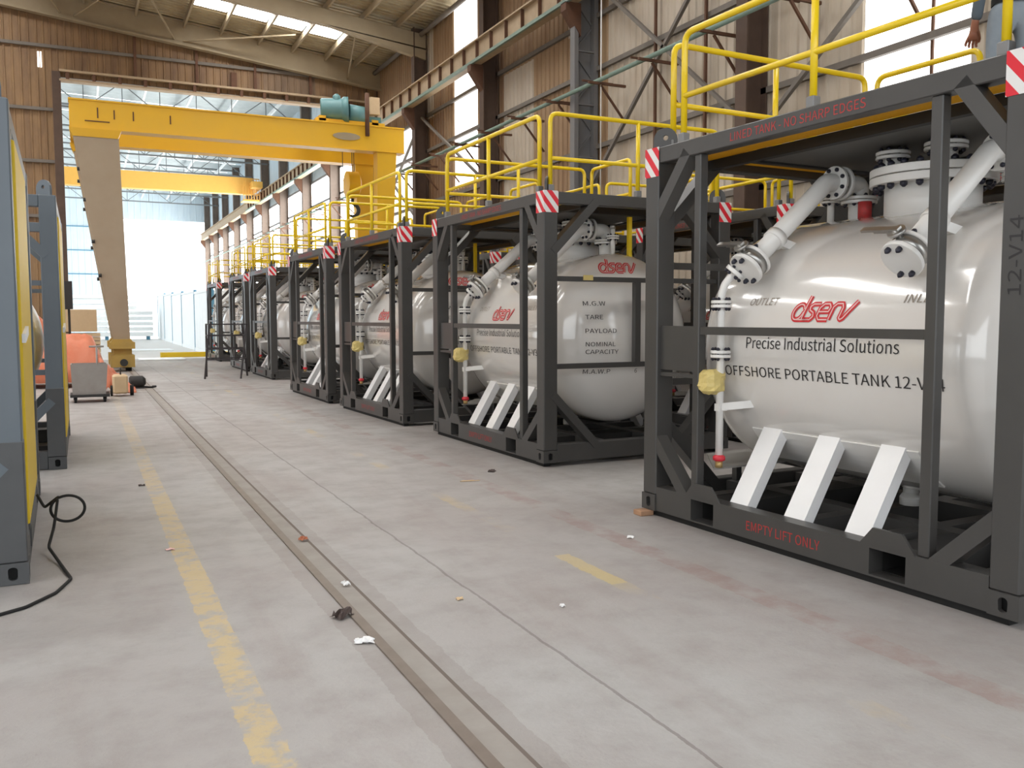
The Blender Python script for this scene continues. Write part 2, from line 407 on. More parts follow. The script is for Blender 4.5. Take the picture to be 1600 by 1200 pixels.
def build_frame(t, mat, lower=None, aisle_extra=True):
    """frame members shared by the white tanks and the blue-grey containers"""
    for cx in (0, TW-PX):
        for cy in (0, TL-PX):
            MB().cbox((cx, cy, .118), (cx+PX, cy+PX, TH), .008).obj('corner_post', mat, t)
            ox = cx-.006 if cx == 0 else cx; oy = cy-.006 if cy == 0 else cy
            cst = MB(); x0, x1, y0, y1 = ox, ox+PX+.006, oy, oy+PX+.006
            # hollow casting: plates with oval apertures
            def plate(axis, pos, inward, s0, s1):
                z0, z1 = 0, .118; cs = (s0+s1)/2; cz = .06; N = 16
                oval = []
                for k in range(N):
                    an = 2*PI*k/N; oval.append((cs+.024*math.cos(an), cz+(.018 if math.sin(an) >= 0 else -.018)*1+.018*math.sin(an)))
                sq = []
                for k in range(N):
                    an = 2*PI*k/N; dx, dz = math.cos(an), math.sin(an); kk = 1/max(abs(dx), abs(dz)); sq.append((cs+dx*kk*(s1-s0)/2, cz-.001+dz*kk*.059))
                def P(s_, z, dep): return (pos+inward*dep, s_, z) if axis == 0 else (s_, pos+inward*dep, z)
                vs = [P(a, b_, 0) for a, b_ in sq]+[P(a, b_, 0) for a, b_ in oval]+[P(a, b_, .03) for a, b_ in oval]
                fs = []
                for k in range(N): j = (k+1) % N; fs += [(k, j, N+j, N+k), (N+k, N+j, 2*N+j, 2*N+k)]
                cst.add(vs, fs)
            plate(0, x0, 1, y0, y1); plate(0, x1, -1, y0, y1); plate(1, y0, 1, x0, x1); plate(1, y1, -1, x0, x1)
            cst.add([(x0,y0,0),(x1,y0,0),(x1,y1,0),(x0,y1,0),(x0,y0,.118),(x1,y0,.118),(x1,y1,.118),(x0,y1,.118)], [(0,3,2,1),(4,5,6,7)])
            o = cst.obj('corner_casting', lower or mat, t)
            MB().box((x0+.045, y0+.045, .004), (x1-.045, y1-.045, .114)).obj('casting_shade_block', 'black', o)  # black block put inside so the apertures look shaded
    for cx in (0.005, TW-.105):
        MB().cbox((cx, PX, 2.487), (cx+.10, TL-PX, 2.598)).obj('top_beam', mat, t)
    for cy in (0.005, TL-.105):
        MB().cbox((PX, cy, 2.487), (TW-PX, cy+.10, 2.598)).obj('top_beam', mat, t)
        MB().cbox((PX, cy, .003), (TW-PX, cy+.11, .177)).obj('bottom_beam', lower or mat, t)
    # side bottom beams with forklift pockets
    for sx in (0, 1):
        mb = MB(); x0, x1 = (0.004, .114) if sx == 0 else (TW-.114, TW-.004)
        segs = [(PX, .61), (.84, 2.10), (2.33, TL-PX)]
        for a, b_ in segs: mb.box((x0, a, .003), (x1, b_, .178))
        for a, b_ in ((.61, .84), (2.10, 2.33)):
            mb.box((x0, a, .157), (x1, b_, .178)); mb.box((x0, a, .003), (x1, b_, .014))
            xe = x0-.003 if sx == 0 else x1-.012
            mb.prism([(xe, a-.055, .178), (xe, a+.025, .272), (xe, b_-.02, .272), (xe, b_+.06, .178)], (.015, 0, 0))
        mb.obj('side_beam', lower or mat, t)
    for a, b_ in ((.61, .84), (2.10, 2.33)):
        mb = MB(); mb.box((.11, a-.008, .016), (TW-.11, a, .157)); mb.box((.11, b_, .016), (TW-.11, b_+.008, .157)); mb.box((.11, a, .008), (TW-.11, b_, .016)); mb.box((.11, a, .150), (TW-.11, b_, .158))
        mb.obj('forklift_pocket', 'dark', t)
    for x0, x1 in ((.02, .085), (TW-.085, TW-.02)):
        for y0, y1 in ((.488, .555), (2.29, 2.352)):
            MB().cbox((x0, y0, .178), (x1, y1, 2.488), .005).obj('side_post', mat, t)
        MB().box((x0+.01, .555, 1.286), (x1-.01, 2.29, 1.338)).obj('side_rail', mat, t)
        xm = (x0+x1)/2
        for p, q in (((xm, 2.76, .53), (xm, 2.40, .15)), ((xm, 2.42, 2.52), (xm, 2.77, 2.10)), ((xm, .45, .15), (xm, .11, .47)), ((xm, .39, 2.52), (xm, .11, 2.16))):
            MB().beam(p, q, .085, .095, (1, 0, 0)).obj('corner_brace', mat, t)
    for y in (.055, TL-.055):
        MB().box((PX, y-.025, 1.752), (TW-PX, y+.025, 1.80)).obj('end_rail', mat, t)
        MB().box((PX, y-.025, .905), (TW-PX, y+.025, .955)).obj('end_rail', mat, t)
        MB().box((1.06, y-.03, .955), (1.125, y+.03, 1.752)).obj('end_post', mat, t)
        for sgn in (0, 1):
            g = (lambda x: x) if sgn == 0 else (lambda x: TW-x)
            MB().beam((g(.10), y, .66), (g(.60), y, .14), .08, .12, (0, 1, 0)).obj('corner_brace', mat, t)
            MB().beam((g(.58), y, 2.52), (g(.10), y, 2.03), .08, .12, (0, 1, 0)).obj('corner_brace', mat, t)
    for x, y in ((0, 0), (1, 0), (0, 1), (1, 1)):
        cx = .10 if x == 0 else TW-.10; cy = .10 if y == 0 else TL-.10
        d = Vector((1 if x == 0 else -1, 1 if y == 0 else -1, 0)).normalized(); n = Vector((-d.y, d.x, 0))
        N = 18; c0 = Vector((cx, cy, 0)); w = .085; zt = 2.665; rh = .019
        outer, inner = [], []
        for k in range(N):
            an = 2*PI*k/N; ca, sa = math.cos(an), math.sin(an)
            if sa >= -.01: a_, z_ = ca*w, zt+sa*w
            else: a_, z_ = max(-w, min(w, ca*w*1.8)), (2.59 if abs(ca) < .8 else zt-.02)
            outer.append((a_, z_)); inner.append((ca*rh, zt+.015+sa*rh))
        vs = []
        for off in (-.0125, .0125):
            for a_, z_ in outer+inner: vs.append(c0+d*a_+n*off+Vector((0, 0, z_)))
        fs = []
        for k in range(N):
            j = (k+1) % N
            fs += [(k, N+k, N+j, j), (2*N+k, 2*N+j, 3*N+j, 3*N+k), (k, j, 2*N+j, 2*N+k), (N+k, 3*N+k, 3*N+j, N+j)]
        MB().add(vs, fs).obj('lifting_lug', mat, t)
    for x0 in (.03, TW-.10):
        MB().box((x0, .06, -.04), (x0+.07, TL-.06, .003)).obj('shade_gap_strip', 'black', t)  # added black strips standing for the shadowed gap under the frame
def build_vessel(t, mat='white'):
    prof = []; n = 14
    for k in range(n+1):
        a = PI/2*(1-k/n); prof.append((U1-DP*math.sin(a), max(.002, R*math.cos(a))))
    for k in range(1, 9): prof.append((U1+(U2-U1)*k/8, R))
    for k in range(1, n+1):
        a = PI/2*k/n; prof.append((U2+DP*math.sin(a), max(.002, R*math.cos(a))))
    return MB().lathe((V0, 0, Z0), (0, 1, 0), prof, 96).obj('vessel', mat, t, 'glossy white horizontal pressure vessel with domed ends')
def valve_pipe(t, u, vend, zend, vtop, ztop, tilt):
    """angled filling pipe with a capped butterfly valve at its lower end and an elbow at the top"""
    e = Vector((vend, u, zend)); k = Vector((vtop, u, ztop)); d = (k-e).normalized()
    rp = .062
    p = MB(); s0 = e+d*.13
    bend = fillet([s0, k-Vector((.02, 0, 0)), k+Vector((.10, 0, 0))], .10, 8)
    p.tube(bend, rp, 20)
    flange(p, e+d*.125, d, .115, .024)
    flange(p, k+Vector((.055, 0, 0)), (1, 0, 0), .115, .026)
    pipe = p.obj('filling_pipe', 'whitesat', t)
    # elbow down into the nozzle
    q = MB(); nz = Vector((vtop+.30, u, 0))
    flange(q, k+Vector((.118, 0, 0)), (1, 0, 0), .115, .026)
    q.tube(fillet([k+Vector((.115, 0, 0)), Vector((vtop+.30, u, ztop)), Vector((vtop+.30, u, 2.235))], .14, 8), .066, 20)
    flange(q, (vtop+.30, u, 2.232), (0, 0, 1), .122, .024)
    q.obj('pipe_elbow', 'whitesat', t)
    g = MB(); g.cyl(k+Vector((.068, 0, 0)), k+Vector((.105, 0, 0)), .098, 28); g.obj('valve_wafer', 'steel', t)
    nzl = MB(); nzl.cyl((vtop+.30, u, 2.0), (vtop+.30, u, 2.215), .07, 20); flange(nzl, (vtop+.30, u, 2.205), (0, 0, 1), .122, .024)
    nz = nzl.obj('nozzle', 'whitesat', t)
    bolts((vtop+.30, u, 2.219), (0, 0, 1), .098, 8, .02, .014, 'bolt_ring', nz, single=True)
    bolts(k+Vector((.055, 0, 0)), (-1, 0, 0), .092, 8, .013, .014, 'bolt_ring', pipe, single=True)
    # valve
    vv = MB(); vv.cyl(e+d*.055, e+d*.115, .105, 28); va = vv.obj('butterfly_valve', 'steel', t)
    b = MB(); flange(b, e+d*.03, d, .118, .03, 32); bd = b.obj('blind_flange', 'whitesat', va)
    nrm = -d
    a = Vector((0, 1, 0)); c_ = a.cross(nrm)
    for (i, j) in ((-.035, .082), (.035, .082), (-.035, -.082), (.035, -.082)):
        pt = e+d*.015+a*i+c_*j
        MB().lathe(pt, nrm, [(0, .016), (.02, .016), (.034, .005)], 8).obj('bolt', 'bolt', va)
        MB().lathe(e+d*.142+a*i+c_*j, d, [(0, .016), (.02, .016), (.034, .005)], 8).obj('bolt', 'bolt', va)
    up_ = c_ if c_.z > 0 else -c_
    hb = e+d*.085+up_*.10
    h = MB(); h.cyl(hb, hb+up_*.06, .022, 12); h.cyl(hb+up_*.035, hb+up_*.05, .05, 14)
    q0 = hb+up_*.06; hd = Vector((.12, .97 if tilt > 0 else -.97, .06)).normalized()
    h.beam(q0-hd*.03, q0+hd*.24, .032, .014, up_); h.beam(q0+hd*.05+up_*-.018, q0+hd*.16+up_*-.018, .014, .01, up_)
    h.obj('handle', 'steel', va, 'bare steel lever handle')
    # bracket tying the pipe to the vessel
    m_ = e.lerp(k, .36)
    s = MB(); s.cyl(m_-d*.03, m_+d*.03, .074, 20)
    ph = math.asin(min(1, (m_.z-.06-Z0)/R)); tgt = Vector((V0-(R-.02)*math.cos(math.radians(52)), u-.02, Z0+(R-.02)*math.sin(math.radians(52))))
    s.beam(m_+Vector((.02, 0, -.02)), tgt, .055, .055, (0, 1, 0)); s.obj('pipe_bracket', 'whitesat', t)
def build_tank(t, number, letters=True):
    build_frame(t, 'frame')
    MB().box((.035, 2.352, 1.03), (.05, 2.73, 1.342)).obj('name_plate', 'frame', t)
    MB().box((.03, 2.352, .985), (.075, 2.73, 1.012)).obj('side_rail', 'frame', t)
    for x in (0, 1):
        for y in (0, 1):
            x0, x1 = (-.0035, PX+.004) if x == 0 else (TW-PX-.004, TW+.0035)
            y0, y1 = (-.0035, PX+.004) if y == 0 else (TL-PX-.004, TL+.0035)
            mb = MB(); xo = x0 if x == 0 else x1; yo = y0 if y == 0 else y1
            mb.box((min(xo, xo+(.003 if x == 0 else -.003)), y0, 2.398), (max(xo, xo+(.003 if x == 0 else -.003)), y1, 2.602))
            mb.box((x0, min(yo, yo+(.003 if y == 0 else -.003)), 2.398), (x1, max(yo, yo+(.003 if y == 0 else -.003)), 2.602))
            mb.obj('corner_marker', 'marker', t, 'red and white diagonally striped reflective marker')
    ve = build_vessel(t)
    # saddle struts
    for sgn in (0, 1):
        g = (lambda x: x) if sgn == 0 else (lambda x: TW-x)
        for u in (1.975, 1.49, 1.02):
            MB().beam((g(.115), u, .11), (g(.445), u, .665), .165, .075, (1, 0, .4)).obj('saddle_strut', 'strut', t, 'white box-section saddle strut')
        mb = MB(); ph0, ph1 = math.radians(-58), math.radians(-37); N = 6; a_ = []
        for k in range(N+1):
            ph = ph0+(ph1-ph0)*k/N
            for rr in (R-.004, R+.010):
                for u in (.86, 2.17): a_.append((g(V0-rr*math.cos(ph)), u, Z0+rr*math.sin(ph)))
        fs = []
        for k in range(N): o = 4*k; fs += [(o+2, o+3, o+7, o+6), (o, o+2, o+6, o+4), (o+1, o+5, o+7, o+3)]
        o = 4*N; fs += [(o, o+2, o+3, o+1), (0, 1, 3, 2)]
        mb.add(a_, fs).obj('saddle_pad', 'whitesat', t)
    # inner floor members
    for y0 in (.16, 1.0, 1.52, 2.42): MB().box((.114, y0, .03), (TW-.114, y0+.11, .14)).obj('cross_member', 'frame', t)
    for x0 in (.70, 1.42): MB().box((x0, .115, .02), (x0+.12, TL-.115, .16)).obj('floor_runner', 'frame', t)
    mb = MB(); mb.cyl((V0, 1.45, .22), (V0, 1.45, .33), .05, 14); mb.lathe((V0, 1.45, .17), (0, 0, 1), [(0, .07), (.05, .07), (.05, .07), (.08, .05)], 16); mb.obj('bottom_outlet', 'whitesat', t)
    # tray, drain line
    MB().prism([(.09, 2.20, .372), (.86, 2.20, .372), (1.05, 2.75, .372), (.50, 2.75, .372)], (0, 0, .012)).obj('drip_tray', 'tray', t)
    for x, y in ((.62, 2.3), (.75, 2.7)): MB().box((x, y, .12), (x+.05, y+.05, .373)).obj('tray_leg', 'frame', t)
    ux, vx = 2.205, .14
    mb = MB(); mb.tube(fillet([(vx+.13, ux-.13, 1.82), (vx+.01, ux-.02, 1.62), (vx, ux, 1.55), (vx, ux, .47)], .08), .026, 14)
    dp = mb.obj('drain_pipe', 'whitesat', t)
    for z, n in ((1.49, 3), (1.155, 3)):
        mb = MB(); flange(mb, (vx, ux, z+.014), (0, 0, 1), .068, .022, 20); flange(mb, (vx, ux, z-.014), (0, 0, 1), .068, .022, 20); fo = mb.obj('drain_flange', 'whitesat', dp)
        bolts((vx, ux, z), (0, 0, 1), .052, 6, .026, .012, 'bolt_ring', dp)
    mb = MB(); flange(mb, (vx+.055, ux-.07, 1.70), (.45, -.45, .75), .07, .03, 20); mb.obj('drain_flange', 'whitesat', dp)
    bolts((vx+.055, ux-.07, 1.70), (.45, -.45, .75), .054, 6, .018, .012, 'bolt_ring', dp)
    # wrapped actuator
    mb = MB(); random.seed(3); vs = []; nx, nz = 12, 7
    for j in range(nz):
        for i in range(nx):
            an = 2*PI*i/nx; sq = 1/max(abs(math.cos(an)), abs(math.sin(an)))**.75; rr = .082*sq*(1+random.uniform(-.10, .10))*(.55 if j in (0, nz-1) else 1)
            vs.append((vx-.035+rr*math.cos(an), ux+.045+rr*math.sin(an), .885+.165*j/(nz-1)+random.uniform(-.008, .008)))
    fs = [(j*nx+i, j*nx+(i+1) % nx, (j+1)*nx+(i+1) % nx, (j+1)*nx+i) for j in range(nz-1) for i in range(nx)]+[tuple(reversed(range(nx))), tuple(range((nz-1)*nx, nz*nx))]
    mb.add(vs, fs).obj('wrapped_actuator', 'wrap', t, 'yellow plastic wrapped valve actuator')
    mb = MB(); mb.box((vx-.03, ux-.02, .77), (vx+.05, ux+.02, .82)); mb.beam((vx, ux-.02, .80), (V0-R*math.cos(math.asin((.80-Z0)/R))+.0, ux-.13, .82), .012, .05); mb.obj('pipe_bracket', 'whitesat', t)
    mb = MB(); mb.lathe((vx, ux, .425), (0, 0, 1), [(0, .02), (.01, .042), (.035, .042), (.05, .02)], 14); cp = mb.obj('drain_cap', 'redcap', dp, 'red plastic drain cap')
    MB().cyl((vx, ux, .384), (vx, ux, .43), .026, 12).obj('drain_tip', 'brass', dp)
    # filling pipes
    valve_pipe(t, 2.03, .17, 1.70, .93, 2.325, 1)
    valve_pipe(t, .81, .14, 1.69, .90, 2.345, 1)
    # manhole
    mc = (V0, 1.36)
    mb = MB(); mb.cyl((*mc, 1.98), (*mc, 2.25), .285, 40); flange(mb, (*mc, 2.255), (0, 0, 1), .375, .05, 48)
    mh = mb.obj('manhole', 'whitesat', t)
    mb = MB(); flange(mb, (*mc, 2.31), (0, 0, 1), .375, .05, 48)
    mb.obj('manhole_cover', 'whitesat', mh)
    bolts((*mc, 2.283), (0, 0, -1), .335, 22, .053, .022, 'bolt_ring', mh, single=True, length=.035)
    for (x, y, zt, rr) in ((V0-.13, 1.56, 2.45, .105), (V0-.10, 1.20, 2.455, .125)):
        mb = MB(); mb.cyl((x, y, 2.33), (x, y, zt-.03), rr*.55, 24); flange(mb, (x, y, zt-.028), (0, 0, 1), rr, .022, 30); flange(mb, (x, y, zt), (0, 0, 1), rr, .024, 30)
        nz = mb.obj('relief_nozzle', 'whitesat', t); bolts((x, y, zt-.014), (0, 0, 1), rr*.78, 8, .025, .014, 'bolt_ring', nz)
    for (x, y, h, rr) in ((V0+.02, 2.20, 2.22, .035), (V0+.05, .62, 2.24, .035)):
        mb = MB(); mb.cyl((x, y, 2.02), (x, y, h+.12), rr*.7, 14); flange(mb, (x, y, h), (0, 0, 1), rr*1.9, .018, 20); flange(mb, (x, y, h+.024), (0, 0, 1), rr*1.9, .018, 20)
        nz = mb.obj('gauge_nozzle', 'whitesat', t); bolts((x, y, h+.012), (0, 0, 1), rr*1.4, 6, .02, .011, 'bolt_ring', nz)
        mb = MB(); mb.cyl((x, y, h+.10), (x, y, h+.15), .03, 12); mb.beam((x, y, h+.15), (x+.02, y-.16, h+.155), .02, .008); mb.obj('handle', 'steel', nz)
    mb = MB(); mb.cyl((V0-.12, 1.78, 2.06), (V0-.12, 1.78, 2.17), .045, 14); mb.obj('vent_cap', 'redfade', t, 'dull red vent cap')
    MB().box((V0+.16, .48, 1.98), (V0+.20, .52, 2.46)).obj('dip_stick', 'yellow', t)
    # roof: walkway gratings and canopy plate
    for a, b_ in (((.105, .15, 2.545), (.47, TL-.15, 2.575)), ((TW-.47, .15, 2.545), (TW-.105, TL-.15, 2.575)), ((.47, .11, 2.545), (TW-.47, .47, 2.575)), ((.47, TL-.50, 2.545), (TW-.47, TL-.11, 2.575))):
        MB().box(a, b_).obj('walkway_grating', 'grating', t, 'yellow walkway grating')
    for a, b_ in (((.47, .12, 2.475), (.53, TL-.12, 2.543)), ((TW-.53, .12, 2.475), (TW-.47, TL-.12, 2.543)), ((.53, .47, 2.475), (TW-.53, .53, 2.543)), ((.53, TL-.56, 2.475), (TW-.53, TL-.50, 2.543))):
        MB().box(a, b_).obj('roof_bearer', 'dark', t)
    MB().box((.53, .53, 2.490), (TW-.53, TL-.56, 2.502)).obj('canopy_plate', 'roofplate', t)
    # guardrails
    guard_panel((.06, .20, 0), (.06, 2.52, 0), t); guard_panel((.10, .06, 0), (2.10, .06, 0), t)
    guard_panel((.15, 2.75, 0), (2.10, 2.75, 0), t)
    guard_panel((2.18, 1.80, 0), (2.18, 2.70, 0), t, False); guard_panel((2.18, .22, 0), (2.18, 1.10, 0), t, False)
    # lettering
    put_text('lettering', 'EMPTY LIFT ONLY', .60, .058, flat_aisle(1.785, .058, .0025), 'redfade', t, label='red EMPTY LIFT ONLY lettering')
    put_text('lettering', 'LINED TANK - NO SHARP EDGES', 1.05, .052, flat_aisle(1.99, 2.515, .0035), 'redfade', t, label='red LINED TANK - NO SHARP EDGES lettering')
    logo('logo', .098, lambda off: side_map(1.69, 1.385, off), ve)
    put_text('lettering', 'Precise Industrial Solutions', 1.19, .072, side_map(2.055, 1.198), 'ink', ve)
    put_text('lettering', 'OFFSHORE PORTABLE TANK '+number if number else 'OFFSHORE PORTABLE TANK', 1.68 if number else 1.30, .066, side_map(2.265, 1.012), 'ink', ve)
    put_text('lettering', 'OUTLET', .25, .05, side_map(2.085, 1.478), 'inkfade', ve, .25)
    put_text('lettering', 'INLET', .21, .05, side_map(.885, 1.478), 'inkfade', ve, .25)
    logo('logo', .088, lambda off: end_map(.81, 1.865, off), ve)
    for s, v, z, w in (('M.G.W', .58, 1.522, .225), ('TARE', .59, 1.385, .18), ('PAYLOAD', .585, 1.247, .325), ('NOMINAL', .588, 1.113, .31), ('CAPACITY', .588, 1.036, .345), ('M.A.W.P', .578, .836, .28), ('6', 1.14, .836, .03)):
        put_text('lettering', s, w, .043, end_map(v, z), 'ink', ve)
def placard(t):
    """hazard diamond on the aisle side of a vessel"""
    f = side_map(2.06, 1.50, .006); h = .16
    def quad(pts): return [f(.17+x*h, y*h) for x, y in pts]
    w = MB()
    for (a, b_) in ((0, 1), (0, -1)):
        P = []
        n = 6
        for i in range(n+1):
            y = b_*i/n; P += [(-(1-abs(y)), y), (1-abs(y), y)]
        w2 = w if b_ == 1 else MB()
        w2.add(quad(P), [(2*i, 2*i+1, 2*i+3, 2*i+2) for i in range(n)])
        if b_ == -1: w2.obj('placard_black', 'ink', t)
    w.obj('placard_white', 'paper', t, 'white upper half of a hazard diamond')
    g = MB()
    for x, y, a in ((-.28, .45, .5), (.25, .45, -.5)):
        P = [(x-.2, y-.06+a*.1), (x+.2, y-.06-a*.1), (x+.2, y+.06-a*.1), (x-.2, y+.06+a*.1)]
        f2 = side_map(2.06, 1.50, .008); g.add([f2(.17+p*h, q_*h) for p, q_ in P], [(0, 1, 2, 3)])
    g.obj('placard_symbol', 'ink', t)

def copy_tree(o, parent=None):
    c = o.copy(); COL.objects.link(c); c.parent = parent
    for ch in list(o.children): copy_tree(ch, c)
    return c

tankA = empty('portable_tank', (3.838, 2.642, .04), .0464)
build_tank(tankA, '12-V14')
tag(tankA, 'nearest dark-framed white tank, lettered 12-V14 on its post', 'tank', 'front row of portable tanks')
put_text('lettering', '12-V14', .36, .062, lambda x, y: (-.002, .048+y, 1.50+x), 'ink', tankA, label='black 12-V14 lettering running up the post')
tankB = empty('portable_tank', (3.969, 7.598, .04), .0165)
build_tank(tankB, '12-V3')
tag(tankB, 'second front-row white tank, its end lettered TARE, PAYLOAD and NOMINAL CAPACITY', 'tank', 'front row of portable tanks')
proto = copy_tree(tankB)
MB().box((.45, .022, 1.765), (.56, .030, 1.815)).obj('tag', 'wrap', tankB, 'small yellow tag')
front = [((3.813, 11.331), .0332, 'third white portable tank from the camera in the front row'),
         ((3.702, 14.944), .0105, 'fourth white portable tank from the camera in the front row'),
         ((3.97, 21.35), .0, 'fifth front-row white tank, just behind the dark trestle'),
         ((3.98, 25.0), .0, 'sixth front-row white tank, second from the far end'),
         ((4.10, 31.3), .0, 'farthest white tank of the front row, before the sunlit hall')]
for i, ((x, y), a, lab) in enumerate(front):
    o = proto if i == 0 else copy_tree(tankB)
    o.location = (x, y, .04); o.rotation_euler.z = a; tag(o, lab, 'tank', 'front row of portable tanks')
back = [((6.80, 3.6), 'back-row white tank hidden behind the nearest front-row tank'),
        ((6.78, 7.42), 'back-row tank with a black and white hazard diamond, behind the second front-row tank'),
        ((6.80, 11.2), 'back-row white tank behind the third front-row tank'),
        ((6.80, 15.0), 'back-row white tank behind the fourth front-row tank'),
        ((6.80, 18.8), 'back-row white tank behind the gap after the fourth front-row tank'),
        ((6.80, 22.3), 'back-row white tank just before the right crane leg'),
        ((6.80, 30.6), 'farthest back-row white tank, beyond the gantry crane')]
for (x, y), lab in back:
    o = copy_tree(tankB); o.location = (x, y, .04); o.rotation_euler.z = 0; tag(o, lab, 'tank', 'back row of portable tanks')
    if y == 7.42: placard(o)

# ------------------------------------------------------------------ blue-grey containers on the left
def blue_container(x, y, lab, rz=0):
    t = empty('tank_container', (x, y, .003), rz)
    # the frame is built with its aisle side at local x = 0, so mirror it to face right
    build_frame(t, 'blue', 'bluedark')
    for ch in list(t.children):
        if ch.name.startswith('shade_gap_strip'): bpy.data.objects.remove(ch, do_unlink=True)
    build_vessel(t, 'whitesat')
    for cx in (0, TW-PX):
        for cy in (0, TL-PX): MB().cbox((cx-.003, cy-.003, .12), (cx+PX+.003, cy+PX+.003, .78), .006).obj('post_dark_lower', 'bluedark', t)  # thin dark boxes make the lower part of each post darker
    g = MB(); g.cbox((TW-.02, .22, .28), (TW+.012, 1.86, 2.42), .006); g.obj('corner_guard', 'guard', t, 'yellow vertical guard panel')
    MB().box((TW-.03, 1.86, .26), (TW-.005, 1.92, 2.46)).obj('guard_edge', 'black', t)
    mb = MB(); mb.beam((TW+.02, .22, 1.33), (TW+.02, .74, 1.37), .02, .05); mb.obj('strap', 'paper', t)
    tag(t, lab, 'container', 'blue-grey containers on the left')
    return t
bcA = blue_container(-.31-TW*math.cos(.0175), 5.48-TW*math.sin(.0175), 'nearest blue-grey frame container at the left edge, yellow guard panel on its side', .0175)
bcB = blue_container(-.18-TW, 9.57, 'second blue-grey frame container on the left, with a round lifting lug on top')

# ================================================================== SETTING
XW, YG, YE = 10.6, 34.0, 85.0
def zr(x): return 10.95+.11*(10.6-x)
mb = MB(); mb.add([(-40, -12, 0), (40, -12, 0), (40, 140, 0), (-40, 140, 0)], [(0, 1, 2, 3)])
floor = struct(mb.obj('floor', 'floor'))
rail = MB(); rail.box((1.125, -4, 0), (1.172, 34, .008)); rail.obj('crane_rail', 'railsteel', floor)
MB().box((1.172, -4, 0), (1.268, 34, .003)).obj('rail_grout', 'fill', floor)
MB().box((1.268, -4, 0), (1.285, 34, .0035)).obj('rail_groove', 'groove', floor)
# right wall
wall = MB(); wall.box((XW+.05, -4, 0), (XW+.25, YE, .9)); wall_r = struct(wall.obj('wall_right', 'girt'))
sheet_cache = {}
def sheet(parent, x, y, z, w, h, mat, facing, pitch=.25, name='cladding_sheet'):
    key = (round(w, 3), round(h, 3), mat, pitch)
    if key not in sheet_cache:
        me = corrugated(w, h, pitch).mesh('cladding_sheet'); me.materials.append(M[mat]); sheet_cache[key] = me
    o = link(name, sheet_cache[key], parent); o.location = (x, y, z)
    # local x runs along the wall, -y faces the viewer
    o.rotation_euler.z = {'-x': -PI/2, '-y': 0}[facing]
    return o
random.seed(11)
BAY = [1.0, 6.7, 12.2, 17.7, 23.0, 28.6, 34.1, 39.7, 45.2, 50.8, 56.3, 61.9, 67.4, 73.0, 78.5, 84.0]
y = -3.45
while y < 28.4:
    w = .9
    mats = ['sheetA'] if y < 17 else ['sheetB', 'sheetB', 'sheetC', 'sheetA']
    for z0, z1 in ((0.9, 4.4), (4.4, 8.0), (8.0, 11.0)):
        yc = y+w/2
        if (8.2 < yc < 10.1 and z0 == 4.4) or (24.4 < yc < 26.3 and z0 >= 4.4 and z0 < 8.5): continue
        sheet(wall_r, XW, y+w, z0, w, z1-z0, random.choice(mats), '-x', .225)
    y += w
def pane(y0, y1, z0, z1, mat='pane', x=XW+.01):
    return MB().box((x, y0, z0), (x+.03, y1, z1)).obj('window_pane', mat, wall_r)
pane(8.25, 10.05, 4.4, 8.0); pane(24.45, 26.25, 5.4, 11.0)
for yy in (25.35, 26.25): sheet(wall_r, XW, yy, 4.4, .9, 1.0, 'sheetB', '-x', .225)
for yy in (8.85,): MB().box((XW-.02, yy-.02, 4.4), (XW+.01, yy+.02, 8.0)).obj('mullion', 'rust', wall_r)
# translucent cladding from the last bay of this hall on into the next
y = 28.95
while y < YE-.5:
    w = .9 if y < 60 else 1.8
    n = 3
    for k in range(n): pane(y+w*k/n+.018, y+w*(k+1)/n-.018, 1.2, 8.1, 'pane3' if y > 37 else 'pane2')
    MB().box((XW+.05, y, .9), (XW+.07, y+w, 8.1)).obj('sheet_backing', 'girt', wall_r)
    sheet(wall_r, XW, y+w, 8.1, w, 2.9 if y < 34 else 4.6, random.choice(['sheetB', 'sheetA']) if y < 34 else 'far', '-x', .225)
    y += w
# girts
for z in (3.6, 5.2, 6.9, 8.05):
    for a, b_ in zip(BAY, BAY[1:]): MB().box((XW-.10, a, z), (XW-.02, b_, z+.10)).obj('girt', 'girt' if a < 30 else 'colblue', wall_r)
# columns
for i, y in enumerate(BAY):
    if y < 2: continue
    if abs(y-17.7) < .1 or abs(y-1) < .1:
        mb = MB()
        for x in (9.95, 10.45): mb.box((x, y-.10, 0), (x+.10, y+.10, 11.0))
        for k in range(9):
            z = .4+k*1.15
            mb.beam((10.0, y+.06, z), (10.5, y+.06, z+.58), .03, .05, (0, 1, 0)); mb.beam((10.5, y+.06, z+.58), (10.0, y+.06, z+1.15), .03, .05, (0, 1, 0)); mb.beam((10.0, y-.06, z), (10.5, y-.06, z), .03, .06, (0, 1, 0))
        mb.box((10.05, y+.08, 0), (10.46, y+.09, 11)); mb.obj('lattice_column', 'colblue', wall_r)
    else:
        h = 10.9 if y < 35 else 12.2; mb = MB()
        mb.box((10.08, y-.14, 0), (10.11, y+.14, h)); mb.box((10.5, y-.14, 0), (10.53, y+.14, h)); mb.box((10.11, y-.012, 0), (10.5, y+.012, h))
        mb.obj('column', 'brown' if y < 35 else 'colfar', wall_r)
    if y > 17: MB().prism([(10.1, y-.12, 8.30), (9.72, y-.12, 8.30), (9.72, y-.12, 8.12), (10.1, y-.12, 7.6)], (0, .24, 0)).obj('runway_bracket', 'rust', wall_r)
